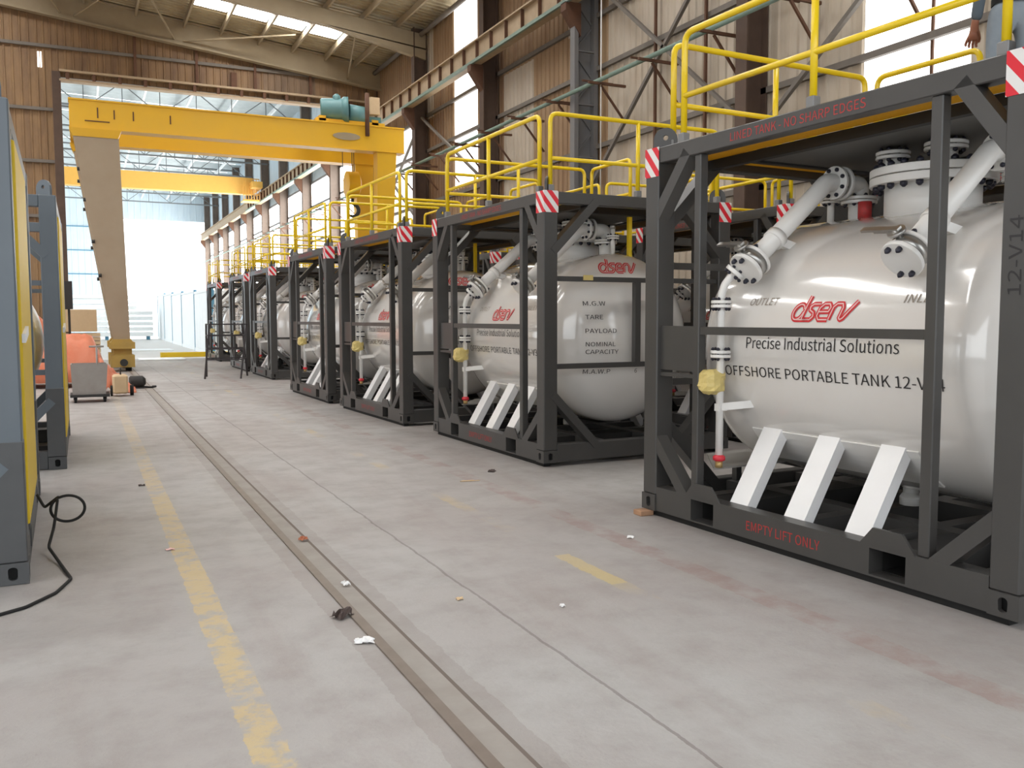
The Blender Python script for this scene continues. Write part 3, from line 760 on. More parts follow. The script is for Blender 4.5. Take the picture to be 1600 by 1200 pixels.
# runway beam with its rail
mb = MB(); mb.box((9.78, 17, 8.30), (10.02, YE, 8.33)); mb.box((9.885, 17, 8.33), (9.915, YE, 8.86)); mb.box((9.78, 17, 8.86), (10.02, YE, 8.90)); mb.obj('runway_beam', 'cream', wall_r)
y = 17.2
while y < 60: MB().box((9.80, y, 8.33), (9.885, y+.03, 8.86)).obj('runway_stiffener', 'rust', wall_r); y += .92
MB().box((9.72, 17, 8.28), (9.79, 60, 8.36)).obj('conductor_rail', 'mint', wall_r)
y = 14.0
for a in (0,): MB().cyl((9.85, 5, 6.35), (9.85, 84, 6.35), .045, 10).obj('conduit_pipe', 'mint', wall_r)
y = 9.0
while y < 60:
    mb = MB(); mb.beam((9.6, y, 6.29), (10.5, y, 6.29), .05, .05); mb.beam((9.9, y, 6.25), (10.5, y, 5.55), .04, .04); mb.beam((9.65, y+.35, 6.41), (10.4, y+.35, 6.41), .035, .035)
    mb.obj('pipe_bracket', 'rust', wall_r); y += 1.85
# wall bracing in the near bays
for (a, b_) in (((10.35, 12.2, 4.6), (10.35, 17.5, 8.8)), ((10.35, 17.5, 4.4), (10.35, 12.2, 8.9)), ((10.35, 6.8, 5.0), (10.35, 12.0, 9.2)), ((10.3, 12.0, 4.5), (10.3, 6.8, 8.2)), ((10.3, 23.2, 5.2), (10.3, 28.4, 8.0)), ((10.3, 28.7, 7.8), (10.3, 34.0, 4.6)), ((10.3, 28.7, 4.6), (10.3, 34.0, 7.8))):
    MB().beam(a, b_, .07, .07).obj('wall_brace', 'girt', wall_r)
for yv in (10.9, 13.6, 15.2): MB().box((10.42, yv, 4.3), (10.47, yv+.05, 8)).obj('wall_stud', 'rust', wall_r)
MB().cyl((9.9, 16.4, 4.0), (9.9, 16.4, 9), .012, 6).obj('hanging_cable', 'paper', wall_r)
# left wall: sheeted above a long open bay (outside the view)
wl = MB(); wl.box((-12.6, -4, 0), (-12.4, YG, 1.0)); wall_l = struct(wl.obj('wall_left', 'girt'))
y = -4.0
while y < YG-.1:
    w = min(1.8, YG-y); o = sheet(wall_l, -12.4, y, 5.6, w, 7.7, random.choice(['sheetB', 'sheetC']), '-y', .225); o.rotation_euler.z = PI/2; y += w
for y in BAY[:7]: MB().box((-12.4, y-.14, 0), (-12.0, y+.14, 13)).obj('column', 'brown', wall_l)
wb = MB(); wb.box((-12.6, -4.2, 0), (XW+.2, -4.0, 1.0)); wall_b = struct(wb.obj('wall_back', 'girt'))  # unseen wall; opening above its base added to light the tank ends
x = -12.4
while x < XW:
    w = min(1.8, XW-x); o = sheet(wall_b, x+w, -4.0, 6.2, w, 7.0, random.choice(['sheetB', 'sheetC']), '-y', .225); o.rotation_euler.z = PI; x += w
# gable wall with its wide opening
wg = MB(); wg.box((-.62, YG-.16, 0), (-.36, YG+.16, 9.6)); wall_g = struct(wg.obj('wall_gable', 'brown'))
x = -12.4
while x < XW-.1:
    w = min(.95, XW-x); zb = 0 if x+w < -.4 else 9.45
    if x < -.4 < x+w: w = -.4-x; zb = 0
    zt = zr(x+w)+.02
    if w > .2: sheet(wall_g, x, YG, zb, w, zt-zb, random.choice(['gable', 'gable', 'gable2']), '-y', .24)
    x += w
mb = MB(); mb.box((-.4, YG-.22, 9.30), (XW, YG+.1, 9.36)); mb.box((-.4, YG-.22, 9.60), (XW, YG-.02, 9.67)); mb.box((-.4, YG-.06, 9.36), (XW, YG-.04, 9.42)); mb.obj('lintel', 'cream', wall_g)
for k in range(14): MB().box((-.2+k*.8, YG-.20, 9.36), (-.1+k*.8, YG-.10, 9.60)).obj('lintel_web', 'rust', wall_g)
for z in (10.35, 4.8, 6.6, 8.3):
    x1 = XW if z > 9 else -.45
    MB().box((-12, YG-.11, z), (x1, YG-.035, z+.10)).obj('girt', 'girt', wall_g)
for xx in (1.9, 3.9, 5.9, 7.9): MB().box((xx, YG-.14, 9.6), (xx+.09, YG-.04, zr(xx)-.4)).obj('gable_post', 'rust', wall_g)
MB().box((5.1, YG-.13, 9.67), (5.3, YG-.04, 10.2)).obj('gable_bracket', 'rust', wall_g)
mb = MB()
for zz in (-.06, -.85): mb.beam((-12.4, YG-.28, zr(-12.4)+zz), (XW, YG-.28, zr(XW)+zz), .26, .05, (0, 0, 1))
mb.beam((-12.4, YG-.28, zr(-12.4)-.45), (XW, YG-.28, zr(XW)-.45), .03, .80); mb.obj('gable_rafter', 'rafter', wall_g)
pn = MB().box((-1.02, YG-.045, 9.7), (-.97, YG-.035, 10.2)).obj('sheet_gap_glow', 'pane', wall_g); MB().box((-.94, YG-.045, 9.7), (-.90, YG-.035, 10.2)).obj('sheet_gap_glow', 'pane', wall_g)  # glowing strips laid on the sheets in place of daylight through slits
# roof of this hall
ce = MB(); ce.beam((-12.4, 28.6, zr(-12.4)-.50), (XW, 28.6, zr(XW)-.50), .22, .48); ceiling = struct(ce.obj('ceiling', 'rafter'))
for yy in (-4, 1.5, 6.8, 12.2, 17.7, 23.0): MB().beam((-12.4, yy, zr(-12.4)-.45), (XW, yy, zr(XW)-.45), .22, .40).obj('rafter', 'rafter', ceiling)
mb = MB(); mb.prism([(10.5, 28.49, zr(10.5)-.70), (7.2, 28.49, zr(7.2)-.72), (10.5, 28.49, 9.9)], (0, .22, 0)); mb.obj('haunch', 'rafter', ceiling)
slope = math.atan(.11)
def roof_sheet(y0, y1, x0, x1, mat='roof'):
    """ribs run down the slope"""
    mb = MB(); n = max(1, round((y1-y0)/.25)); p = (y1-y0)/n; ys = []
    for k in range(n): q = y0+k*p; ys += [(q, 0), (q+p-.08, 0), (q+p-.06, -.03), (q+p-.02, -.03)]
    ys.append((y1, 0)); N = len(ys)
    mb.add([(x0, q, zr(x0)+d) for q, d in ys]+[(x1, q, zr(x1)+d) for q, d in ys]+[(x0, y0, zr(x0)+.03), (x1, y0, zr(x1)+.03), (x1, y1, zr(x1)+.03), (x0, y1, zr(x0)+.03)],
           [(i, N+i, N+i+1, i+1) for i in range(N-1)]+[(2*N, 2*N+1, 2*N+2, 2*N+3)])
    return mb
PUR = [-12.4, -10.8, -9.2, -7.6, -6.0, -4.4, -2.8, -1.2, .4, 2.0, 3.55, 4.75, 6.05, 7.25, 8.45, 9.55, XW+.1]
SKY = [(30.7, 31.8), (25.2, 26.3), (19.8, 20.9), (14.3, 15.4), (8.9, 10.0), (3.4, 4.5)]
yb = [-4.2]+[e for s in reversed(SKY) for e in s]+[YG]
for i in range(len(yb)-1):
    y0, y1 = yb[i], yb[i+1]
    if (y0, y1) in [tuple(s) for s in SKY]:
        for a, b_ in zip(PUR, PUR[1:]):
            lit = 3.5 < a < 8.4 or a < -2
            if lit:
                a2, b2 = a+.06, b_-.06
                MB().add([(a2, y0, zr(a2)), (b2, y0, zr(b2)), (b2, y1, zr(b2)), (a2, y1, zr(a2)), (a2, y0, zr(a2)+.02), (b2, y0, zr(b2)+.02), (b2, y1, zr(b2)+.02), (a2, y1, zr(a2)+.02)],
                         [(0, 1, 2, 3), (7, 6, 5, 4), (0, 4, 5, 1), (1, 5, 6, 2), (2, 6, 7, 3), (3, 7, 4, 0)]).obj('skylight_pane', 'skylight', ceiling)
            else: roof_sheet(y0, y1, a, b_).obj('roof_sheet', 'roof', ceiling)
    else:
        for a, b_ in ((-12.4, -4.4), (-4.4, 3.55), (3.55, XW+.1)): roof_sheet(y0, y1, a, b_).obj('roof_sheet', 'roof', ceiling)
for x in PUR[1:-1]: MB().box((x-.035, -4, zr(x)-.24), (x+.035, YG-.1, zr(x)-.035)).obj('purlin', 'rafter', ceiling)
for a, b_ in (((3.2, 33.7, zr(3.2)-.7), (2.2, 31.2, zr(2.2)-.15)), ((3.5, 33.7, zr(3.5)-.7), (7.0, 31.9, zr(7)-.15)), ((9.3, 33.7, zr(9.3)-.7), (8.6, 30.0, zr(8.6)-.15)), ((-.3, 33.7, zr(-.3)-.7), (-1.0, 32.0, zr(-1)-.15)), ((.1, 33.7, zr(.1)-.7), (1.2, 32.0, zr(1.2)-.15))):
    MB().beam(a, b_, .05, .05).obj('knee_brace', 'rafter', ceiling)
MB().cyl((10.35, 20, 10.7), (10.35, YG, 10.7), .08, 10).obj('gutter_pipe', 'girt', ceiling)
# next hall: end wall with a wide door open to daylight
we = MB(); we.box((-14, YE-.05, 0), (-13.7, YE+.2, 13)); wall_e = struct(we.obj('wall_end', 'boxblue'))
x = -14.0
while x < XW:
    w = min(1.0, XW-x)
    zb = 0 if x < 1.9 else 10.0
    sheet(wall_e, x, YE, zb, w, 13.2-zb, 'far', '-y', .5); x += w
for z in (3.2, 5.2, 7.2, 9.2): MB().box((-14, YE-.10, z), (2.0, YE-.04, z+.08)).obj('girt', 'boxblue', wall_e)
c2 = MB(); c2.box((-14, YG+.1, 12.55), (-13.8, YE, 12.75)); ceil2 = struct(c2.obj('ceiling_beyond', 'truss'))
for k in range(26):
    y0 = YG+.2+k*2; x0, x1 = -14, XW+.2
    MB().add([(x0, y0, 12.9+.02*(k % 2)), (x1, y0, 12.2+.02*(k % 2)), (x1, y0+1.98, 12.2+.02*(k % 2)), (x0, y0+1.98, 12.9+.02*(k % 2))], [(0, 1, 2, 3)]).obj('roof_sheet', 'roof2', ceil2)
for x in range(-13, 11, 2): MB().box((x, YG+.2, 12.0-.03*x), (x+.08, YE, 12.18-.03*x)).obj('purlin', 'boxwhite', ceil2)
for yy in (39.7, 45.2, 50.8, 56.3, 61.9, 67.4, 73.0, 78.5):
    mb = MB(); zt, zb = 11.95, 10.75
    mb.beam((-14, yy, zt+.4), (XW, yy, zt), .09, .09); mb.beam((-14, yy, zb+.2), (XW, yy, zb), .09, .09)
    x = -14.0; k = 0
    while x < XW-1:
        f0 = (x+14)/(XW+14); zt0 = zt+.4*(1-f0); zb0 = zb+.2*(1-f0)
        mb.beam((x, yy, zb0), (x, yy, zt0), .04, .04); mb.beam((x, yy, zb0 if k % 2 else zt0), (x+1.6, yy, zt0 if k % 2 else zb0), .04, .04); x += 1.6; k += 1
    mb.obj('roof_truss', 'truss', ceil2)

# ================================================================== CRANES
gc = empty('gantry_crane', (1.0, 26.5, 0)); gc0 = Vector((1.0, 26.5, 0))
def part(mb, name, mat, parent, label=None):
    o = mb.obj(name, mat, parent, label); o.matrix_parent_inverse = Matrix.Translation(-parent_loc(parent)); return o
def parent_loc(p):
    l = Vector(p.location)
    return l
def girder(y):
    mb = MB(); mb.box((-.11, y, 6.45), (9.04, y+.42, 7.17)); mb.box((-.13, y-.03, 7.15), (9.05, y+.45, 7.19)); mb.box((-.13, y-.03, 6.43), (9.05, y+.45, 6.455)); return mb
gA = part(girder(26.5), 'girder', 'crane', gc, 'yellow box girder'); gB = part(girder(28.9), 'girder', 'crane', gc)
for x0, x1 in ((-.12, .12), (8.8, 9.04)): part(MB().box((x0, 26.92, 6.5), (x1, 28.9, 7.1)), 'end_tie', 'crane', gc)
for yy in (26.5, 28.9):
    part(MB().prism([(-.13, yy-.04, 6.43), (1.13, yy-.04, 6.43), (1.04, yy-.0, 6.22), (-.05, yy, 6.22)], (0, .50, 0)), 'leg_cap', 'crane', gc)
    lg = MB(); yb0 = 27.5 if yy < 27.5 else 28.0
    top = [(-.04, yy+.02, 6.22), (1.06, yy+.02, 6.22), (1.06, yy+.42, 6.22), (-.04, yy+.42, 6.22)]
    yl = 26.9 if yy < 27 else 28.7
    bot = [(.77, yl, .86), (1.19, yl, .86), (1.19, yl+.36, .86), (.77, yl+.36, .86)]
    lg.add(bot+top, [(3, 2, 1, 0), (4, 5, 6, 7), (0, 1, 5, 4), (1, 2, 6, 5), (2, 3, 7, 6), (3, 0, 4, 7)])
    part(lg, 'leg', 'cranedust', gc, 'dusty tapered crane leg')
    for z in (5.4, 4.6, 3.5, 2.6): part(MB().cyl((-.04+.81*(6.22-z)/5.36-.06, yy+.2, z), (-.04+.81*(6.22-z)/5.36+.02, yy+.2, z), .05, 8), 'cable_clip', 'dark', gc)
    rl = MB(); top = [(8.2, yy+.02, 6.45), (8.8, yy+.02, 6.45), (8.8, yy+.42, 6.45), (8.2, yy+.42, 6.45)]; bot = [(8.25, yl, .86), (8.65, yl, .86), (8.65, yl+.36, .86), (8.25, yl+.36, .86)]
    rl.add(bot+top, [(3, 2, 1, 0), (4, 5, 6, 7), (0, 1, 5, 4), (1, 2, 6, 5), (2, 3, 7, 6), (3, 0, 4, 7)]); part(rl, 'leg', 'crane', gc)
    for fx in (1.0, 8.45):
        ft = MB(); ft.box((fx-.34, yl-.25, .62), (fx+.30, yl+.55, .80)); ft.prism([(fx-.30, yl-.2, .80), (fx+.26, yl-.2, .80), (fx+.20, yl-.2, .88), (fx-.24, yl-.2, .88)], (0, .7, 0))
        ft.box((fx-.24, yl-.12, .45), (fx+.22, yl+.45, .62)); ft.box((fx-.32, yl-.35, .12), (fx+.28, yl+.65, .45)); f = part(ft, 'end_truck', 'truck', gc)
        w = MB(); w.cyl((fx+.05, yl-.05, .16), (fx+.20, yl-.05, .16), .15, 20); part(w, 'wheel', 'dark', gc)
        part(MB().cyl((fx, yl-.45, .25), (fx, yl-.33, .25), .10, 14), 'buffer', 'dark', gc)
for fx in (.98, 8.45): part(MB().box((fx-.12, 27.3, .18), (fx+.12, 28.7, .42)), 'sill_beam', 'crane', gc)
# trolley with hoist
mb = MB(); mb.box((6.4, 26.7, 7.2), (8.5, 26.9, 7.32)); mb.box((6.4, 28.95, 7.2), (8.5, 29.15, 7.32)); mb.box((6.5, 26.7, 7.25), (6.7, 29.1, 7.4)); mb.box((8.1, 26.7, 7.25), (8.3, 29.1, 7.4)); part(mb, 'trolley_frame', 'crane', gc)
mb = MB(); mb.lathe((6.62, 27.0, 7.62), (.90, -.25, .02), [(0, .30), (.04, .33), (.04, .33), (.62, .33), (.62, .33), (.68, .38), (.82, .38)], 24); part(mb, 'hoist_motor', 'teal', gc, 'teal hoist motor')
mb = MB(); mb.cyl((7.42, 26.9, 7.56), (7.95, 26.9, 7.52), .28, 20); mb.box((7.9, 26.75, 7.25), (8.4, 27.1, 7.5)); mb.lathe((7.05, 26.78, 7.75), (0, 0, 1), [(0, .12), (.25, .12), (.32, .05)], 12); part(mb, 'gearbox', 'teal', gc)
part(MB().cyl((7.0, 27.9, 7.5), (8.0, 27.9, 7.5), .22, 20), 'rope_drum', 'rust', gc)
part(MB().cyl((7.87, 26.42, 6.85), (7.87, 26.42, 8.1), .065, 10), 'hanging_post', 'rust', gc)
part(MB().box((8.02, 26.6, 7.55), (8.32, 26.85, 8.05)), 'control_box', 'ply', gc)
for dx in (-.30, .0, .06): part(MB().cyl((7.8+dx, 27.9, 5.7), (7.8+dx, 27.9, 7.4), .012, 6), 'hoist_rope', 'dark', gc)
mb = MB(); mb.lathe((7.56, 27.9, 5.62), (1, 0, 0), [(0, .20), (.05, .40), (.05, .40), (.40, .40), (.40, .40), (.48, .22)], 24); mb.prism([(7.6, 27.72, 5.6), (8.0, 27.72, 5.6), (7.88, 27.72, 5.18), (7.7, 27.72, 5.18)], (0, .36, 0)); part(mb, 'hook_block', 'crane', gc)
hk = [Vector((7.8, 27.9, 5.25)), Vector((7.8, 27.9, 5.02))]+[Vector((7.8+.19*math.sin(a), 27.9, 4.82+.19*math.cos(a))) for a in [k*.3 for k in range(1, 15)]]
part(MB().tube(hk, [.05]*2+[.055+.02*math.sin(k/13*PI)-.03*(k/13) for k in range(14)], 10), 'hook', 'dark', gc)
for xx, a in ((.55, .18), (.95, .16), (1.42, .16), (2.35, .15)): part(MB().box((xx, 26.48, 6.72), (xx+.03, 26.5, 6.72+a*1.5)), 'rust_mark', 'rust', gc)
part(MB().box((.25, 26.48, 6.62), (.85, 26.5, 6.645)), 'rust_mark', 'rust', gc)
n = 14; part(MB().add([(7.25+.42*math.cos(2*PI*k/n), 26.463, 6.80+.11*math.sin(2*PI*k/n)) for k in range(n)], [tuple(range(n))]), 'worn_patch', 'rafter', gc)
tag(gc, 'yellow gantry crane on tapered dusty legs with a teal hoist', 'crane')
oc = empty('overhead_crane', (0, 55, 8.9))
part(MB().box((-14, 54.6, 8.68), (9.3, 55.2, 9.62)), 'girder', 'crane2', oc); part(MB().box((9.1, 53.6, 8.95), (9.69, 56.4, 9.3)), 'end_carriage', 'crane2', oc)
mb = MB()
for k in range(7): mb.box((8.7+k*.15, 54.3, 8.3), (8.73+k*.15, 54.34, 9.5))
for z in (8.3, 8.6, 9.1, 9.5): mb.box((8.7, 54.3, z), (9.63, 54.34, z+.05))
mb.box((8.7, 54.3, 8.25), (9.63, 55.3, 8.3)); part(mb, 'service_cage', 'crane2', oc)
tag(oc, 'pale orange bridge crane girder high in the bright hall beyond', 'crane')

# ================================================================== FAR HALL AND LEFT SIDE THINGS
def white_box(x, y, L_, H_, lab):
    t = empty('panel_container', (x, y, 0))
    W_ = 2.4
    for k in range(6):
        p = L_/6; MB().cbox((.02, .1+k*(L_-.2)/6+.02, .15), (.06, .1+(k+1)*(L_-.2)/6-.02, H_-.12), .01).obj('wall_panel', 'boxwhite', t)
    MB().box((.1, .05, .15), (W_-.1, .08, H_-.12)).obj('end_panel', 'boxwhite', t); MB().box((.05, .05, H_-.12), (W_-.05, L_-.05, H_-.08)).obj('roof_panel', 'boxwhite', t)
    MB().box((.10, .1, .12), (.12, L_-.1, H_-.1)).obj('liner', 'truss', t)
    for a in (0, W_-.12):
        for b_ in (0, L_-.12): MB().box((a, b_, 0), (a+.12, b_+.12, H_)).obj('corner_post', 'boxblue', t)
    for a in (0, W_-.1): MB().box((a, .12, 0), (a+.1, L_-.12, .15)).obj('bottom_rail', 'boxwhite', t); MB().box((a, .12, H_-.1), (a+.1, L_-.12, H_)).obj('top_rail', 'boxwhite', t)
    tag(t, lab, 'container', 'white panelled containers in the far hall'); return t
yy = 36.6
for i, lab in enumerate(('nearest white panelled container in the bright hall, next to the tank row', 'second white panelled container along the bright hall', 'third white panelled container along the bright hall', 'fourth white panelled container along the bright hall', 'farthest white panelled container, blue post at its end')):
    white_box(4.55+.09*i, yy, 6.0, 2.62+.12*i, lab); yy += 6.6
# stacked white panels at the far left
st = empty('panel_stack', (0, 66, 0))
for k in range(8): MB().box((-3.2, 0, .25+k*.36), (4.4 if k < 5 else 3.4, 1.4, .50+k*.36)).obj('panel', 'boxwhite', st)
MB().box((-3.3, -.1, 0), (-2.9, 1.5, 3.2)).obj('stack_post', 'boxblue', st); MB().box((1.4, .2, 0), (1.6, 1.2, .25)).obj('stack_bearer', 'boxblue', st); MB().box((4.0, .2, 0), (4.2, 1.2, .25)).obj('stack_bearer', 'boxblue', st); MB().box((-2.9, .2, 0), (-2.6, 1.2, .25)).obj('stack_bearer', 'boxblue', st)
tag(st, 'pale stack of long white panels against the far wall', 'panels')
bl = MB().cbox((2.6, 35.6, 0), (5.0+.0, 35.95, .18), .01).obj('yellow_beam', 'guard'); tag(bl, 'yellow steel beam lying on the bright floor across the aisle', 'beam')
for i, (x, y, w, l, lab) in enumerate(((1.75, 33.2, 1.5, 1.5, 'nearer white sheet lying flat beside the crane foot'), (1.8, 43.0, 1.9, 2.2, 'farther white sheet lying flat in the bright hall'))):
    tag(MB().cbox((x, y, 0), (x+w, y+l, .04), .008).obj('floor_sheet', 'boxwhite'), lab, 'sheet')
cr = empty('plywood_crate', (.0, 30.2, 0))
MB().cbox((-.65, 0, 1.05), (.42, .9, 1.72), .01).obj('crate', 'ply', cr)
for k in range(8): MB().box((-.70, -.05, .06+k*.12), (.50, .95, .155+k*.12)).obj('plywood_board', 'ply', cr)
for a in (-.6, .3): MB().box((a, 0, 0), (a+.1, .9, .06)).obj('bearer', 'wood', cr)
tag(cr, 'plywood crate on a stack of boards behind the crane leg', 'crate')
# orange tarpaulins
def tarp(name, pts_fn, lab, nx=18, ny=14):
    vs = [pts_fn(i/(nx-1), j/(ny-1)) for j in range(ny) for i in range(nx)]
    me = MB().add(vs, [(j*nx+i, j*nx+i+1, (j+1)*nx+i+1, (j+1)*nx+i) for j in range(ny-1) for i in range(nx-1)], True)
    o = me.obj(name, 'tarp'); so = o.modifiers.new('thickness', 'SOLIDIFY'); so.thickness = .02; tag(o, lab, 'tarpaulin'); return o
rn = random.Random(5)
def t1(a, b):
    x = -1.6+2.15*a; y = 20.75+1.6*b; prof = min(1, 5*min(a+.02, 1.02-a, b*1.0+.02, 1.02-b)); z = .03+.98*min(1, prof)+.05*math.sin(9*a+3*b)*prof+rn.uniform(-.09, .09)*prof
    return (x+.02*math.sin(20*b), y, max(.012, z))
tarp('orange_tarpaulin', t1, 'low wide orange tarpaulin heap behind the grey trolley')
def t2(a, b):
    x = -1.8+2.0*a; y = 25.2+1.4*b; z = 2.35*(1-a)**.9*(min(1, 4*min(b+.03, 1.03-b)))+.02+rn.uniform(-.07, .07)
    return (x, y, max(.012, z))
tarp('orange_tarpaulin', t2, 'tall sloping orange tarpaulin heap beside the crane leg')
def t3(a, b):
    x = .30+.62*a; y = 18.95+.85*b; z = .62*(1-a)*min(1, 4*min(b+.03, 1.03-b))+.02+rn.uniform(-.07, .07)
    return (x, y, max(.012, z))
tarp('orange_tarpaulin', t3, 'small trailing flap of orange tarpaulin by the rail', 12, 10)
bk = MB().box((-.42, 27.0, 1.7), (-.20, 27.4, 2.45)).obj('unknown_black_panel', 'dark')  # unidentified black thing, built as a flat box on a post
MB().box((-.33, 27.15, 0), (-.27, 27.25, 1.7)).obj('panel_post', 'dark', bk)
tag(bk, 'small unidentified black panel on a post beside the left containers', 'board')
# trolley
tr = empty('bin_trolley', (.1, 17.3, 0))
mb = MB(); b0 = [(-.28, -.25, .14), (.24, -.25, .14), (.24, .30, .14), (-.28, .30, .14)]; tp = [(-.30, -.28, .66), (.28, -.28, .66), (.28, .34, .66), (-.30, .34, .66)]
ti = [(-.285, -.265, .66), (.265, -.265, .66), (.265, .325, .66), (-.285, .325, .66)]; bi = [(-.26, -.23, .17), (.22, -.23, .17), (.22, .28, .17), (-.26, .28, .17)]
mb.add(b0+tp+ti+bi, [(3, 2, 1, 0), (0, 1, 5, 4), (1, 2, 6, 5), (2, 3, 7, 6), (3, 0, 4, 7), (4, 5, 9, 8), (5, 6, 10, 9), (6, 7, 11, 10), (7, 4, 8, 11), (8, 9, 13, 12), (9, 10, 14, 13), (10, 11, 15, 14), (11, 8, 12, 15), (12, 13, 14, 15)]); mb.obj('bin', 'bin', tr)
mb = MB(); mb.cyl((.12, .26, .2), (.12, .26, .95), .016, 8); mb.cyl((0, .26, .95), (.24, .26, .95), .016, 8); mb.obj('handle', 'bin', tr)
MB().box((-.32, -.29, .095), (.30, .34, .14)).obj('chassis', 'dark', tr)
for a in (-.24, .22):
    for b_ in (-.22, .27):
        mb = MB(); mb.cyl((a-.02, b_, .05), (a+.02, b_, .05), .05, 14); wh = mb.obj('caster', 'black', tr); MB().box((a-.03, b_-.02, .05), (a+.03, b_+.02, .10)).obj('caster_fork', 'dark', wh)
tag(tr, 'grey steel bin trolley on black casters with a T-handle', 'trolley')
wm = empty('welding_machine', (.62, 18.3, 0)); MB().cbox((-.14, -.2, .05), (.12, .2, .40), .03).obj('body', 'ply', wm); MB().cyl((.16, 0, .10), (.22, 0, .10), .10, 16).obj('wheel', 'black', wm)
MB().cyl((-.18, 0, .10), (-.14, 0, .10), .10, 16).obj('wheel', 'black', wm); MB().tube(fillet([(.0, -.1, .4), (.0, -.1, .52), (.0, .1, .52), (.0, .1, .4)], .04), .012, 8).obj('handle', 'dark', wm)
tag(wm, 'small cream machine on black wheels between trolley and rail', 'machine')
mtr = empty('small_motor', (1.0, 20.1, 0)); MB().lathe((-.16, 0, .14), (1, 0, 0), [(0, .09), (.03, .12), (.03, .12), (.26, .12), (.26, .12), (.32, .06)], 16).obj('body', 'dark', mtr); MB().box((-.16, -.1, 0), (.14, .1, .03)).obj('foot', 'dark', mtr)
MB().tube([(.10, 0, .03), (.25, -.1, .02), (.35, 0, .03), (.30, .15, .02)], .02, 8).obj('cable', 'black', mtr)
tag(mtr, 'small dark motor on the floor at the crane rail', 'motor')
# trestle
ts = empty('steel_trestle', (3.1, 22.8, 0)); tops = [(-.35, -.3), (.50, -.35), (.50, .35), (-.35, .35)]; bots = [(-.48, -.05), (.42, -.85), (.62, .45), (-.30, .50)]
bots = [(-.50, -.40), (.30, -.60), (.62, .45), (-.35, .50)]
for (a, b_), (c_, d_) in zip(tops, bots): MB().beam((c_, d_, 0), (a, b_, 1.31), .04, .04, (1, 0, 0)).obj('leg', 'stool', ts)
def at_h(i, z):
    (a, b_), (c_, d_) = tops[i], bots[i]; f = z/1.31; return (c_+(a-c_)*f, d_+(b_-d_)*f, z)
for z in (1.30, 1.03, .71, .46):
    for i in range(4): MB().beam(at_h(i, z), at_h((i+1) % 4, z), .03, .03).obj('rung', 'stool', ts)
tag(ts, 'dark steel trestle frame standing in the aisle by the tanks', 'trestle')

# ------------------------------------------------------------------ cable and litter
cb = [(-.30, 6.55, .30), (-.26, 6.50, .22), (-.24, 6.40, .25), (-.17, 6.36, .31)]+[(-.12+.10*math.sin(a), 6.33, .235+.085*math.cos(a)) for a in [k*.45-.6 for k in range(15)]]+[(-.20, 6.25, .14), (-.23, 6.1, .05), (-.16, 5.8, .012), (-.10, 5.45, .008), (-.17, 5.2, .008), (-.30, 5.0, .008), (-.45, 4.9, .008), (-.6, 4.85, .008)]
cbm = MB().tube(fillet(cb, .12, 5), .009, 8).obj('power_cable', 'black'); tag(cbm, 'black cable looping from the nearest left container to the floor', 'cable')
def scrap(name, x, y, w, l, h, mat, lab, rz=0, seed=1):
    rr = random.Random(seed); n = 7; vs = []
    for j in range(n):
        for i in range(n): a, b_ = i/(n-1)-.5, j/(n-1)-.5; vs.append((a*w+rr.uniform(-.08, .08)*w, b_*l+rr.uniform(-.08, .08)*l, h*rr.random()*(.3 if abs(a)+abs(b_) > .7 else 1)+.002))
    o = MB().add(vs, [(j*n+i, j*n+i+1, (j+1)*n+i+1, (j+1)*n+i) for j in range(n-1) for i in range(n-1)]).obj(name, mat)
    so = o.modifiers.new('thickness', 'SOLIDIFY'); so.thickness = .002; so.offset = 1; o.location = (x, y, .0085 if 1.1 < x < 1.3 else 0); o.rotation_euler.z = rz; tag(o, lab, 'scrap'); return o
scrap('paper_scrap', 1.09, 3.81, .085, .05, .022, 'paper', 'crumpled white paper scrap lying nearest along the rail', -.3, 1)
scrap('paper_scrap', 1.235, 4.67, .035, .05, .02, 'paper', 'small white paper wad on the rail strip', .2, 2)
scrap('dark_scrap', 1.09, 4.19, .09, .075, .035, 'leaf', 'curled dark scrap beside the rail near the white paper', .5, 3)
scrap('brick_chip', 1.245, 5.75, .05, .045, .025, 'brickbit', 'small orange-red brick chip on the rail strip', .4, 4)
scrap('wood_chip', 1.70, 4.19, .035, .03, .012, 'ply', 'small tan wood chip on the floor by the crack', .2, 5)
scrap('paper_scrap', 2.12, 3.86, .02, .025, .012, 'paper', 'tiny white fleck right of the floor crack', .2, 6)
scrap('wood_splinter', 3.05, 7.25, .16, .02, .008, 'ply', 'thin pale splinter on the floor near the second tank', -.2, 7)
scrap('dark_scrap', 3.43, 7.62, .08, .06, .02, 'leaf', 'dark scrap on the floor in front of the second tank', .8, 8)
scrap('plastic_flake', 3.2, 4.9, .05, .04, .01, 'paper', 'pale flake on the floor in front of the nearest tank', .8, 9)
scrap('paper_scrap', .45, 5.9, .05, .035, .008, 'logowhite', 'pinkish flat scrap on the left floor', .1, 10)
scrap('dark_scrap', .42, 8.3, .05, .04, .012, 'leaf', 'dark scrap on the floor beside the left containers', .1, 11)
tb = MB().cbox((3.615, 5.40, 0), (3.728, 5.50, .037), .004).obj('timber_block', 'wood'); tag(tb, 'short timber block wedged under the corner of the nearest tank', 'block')

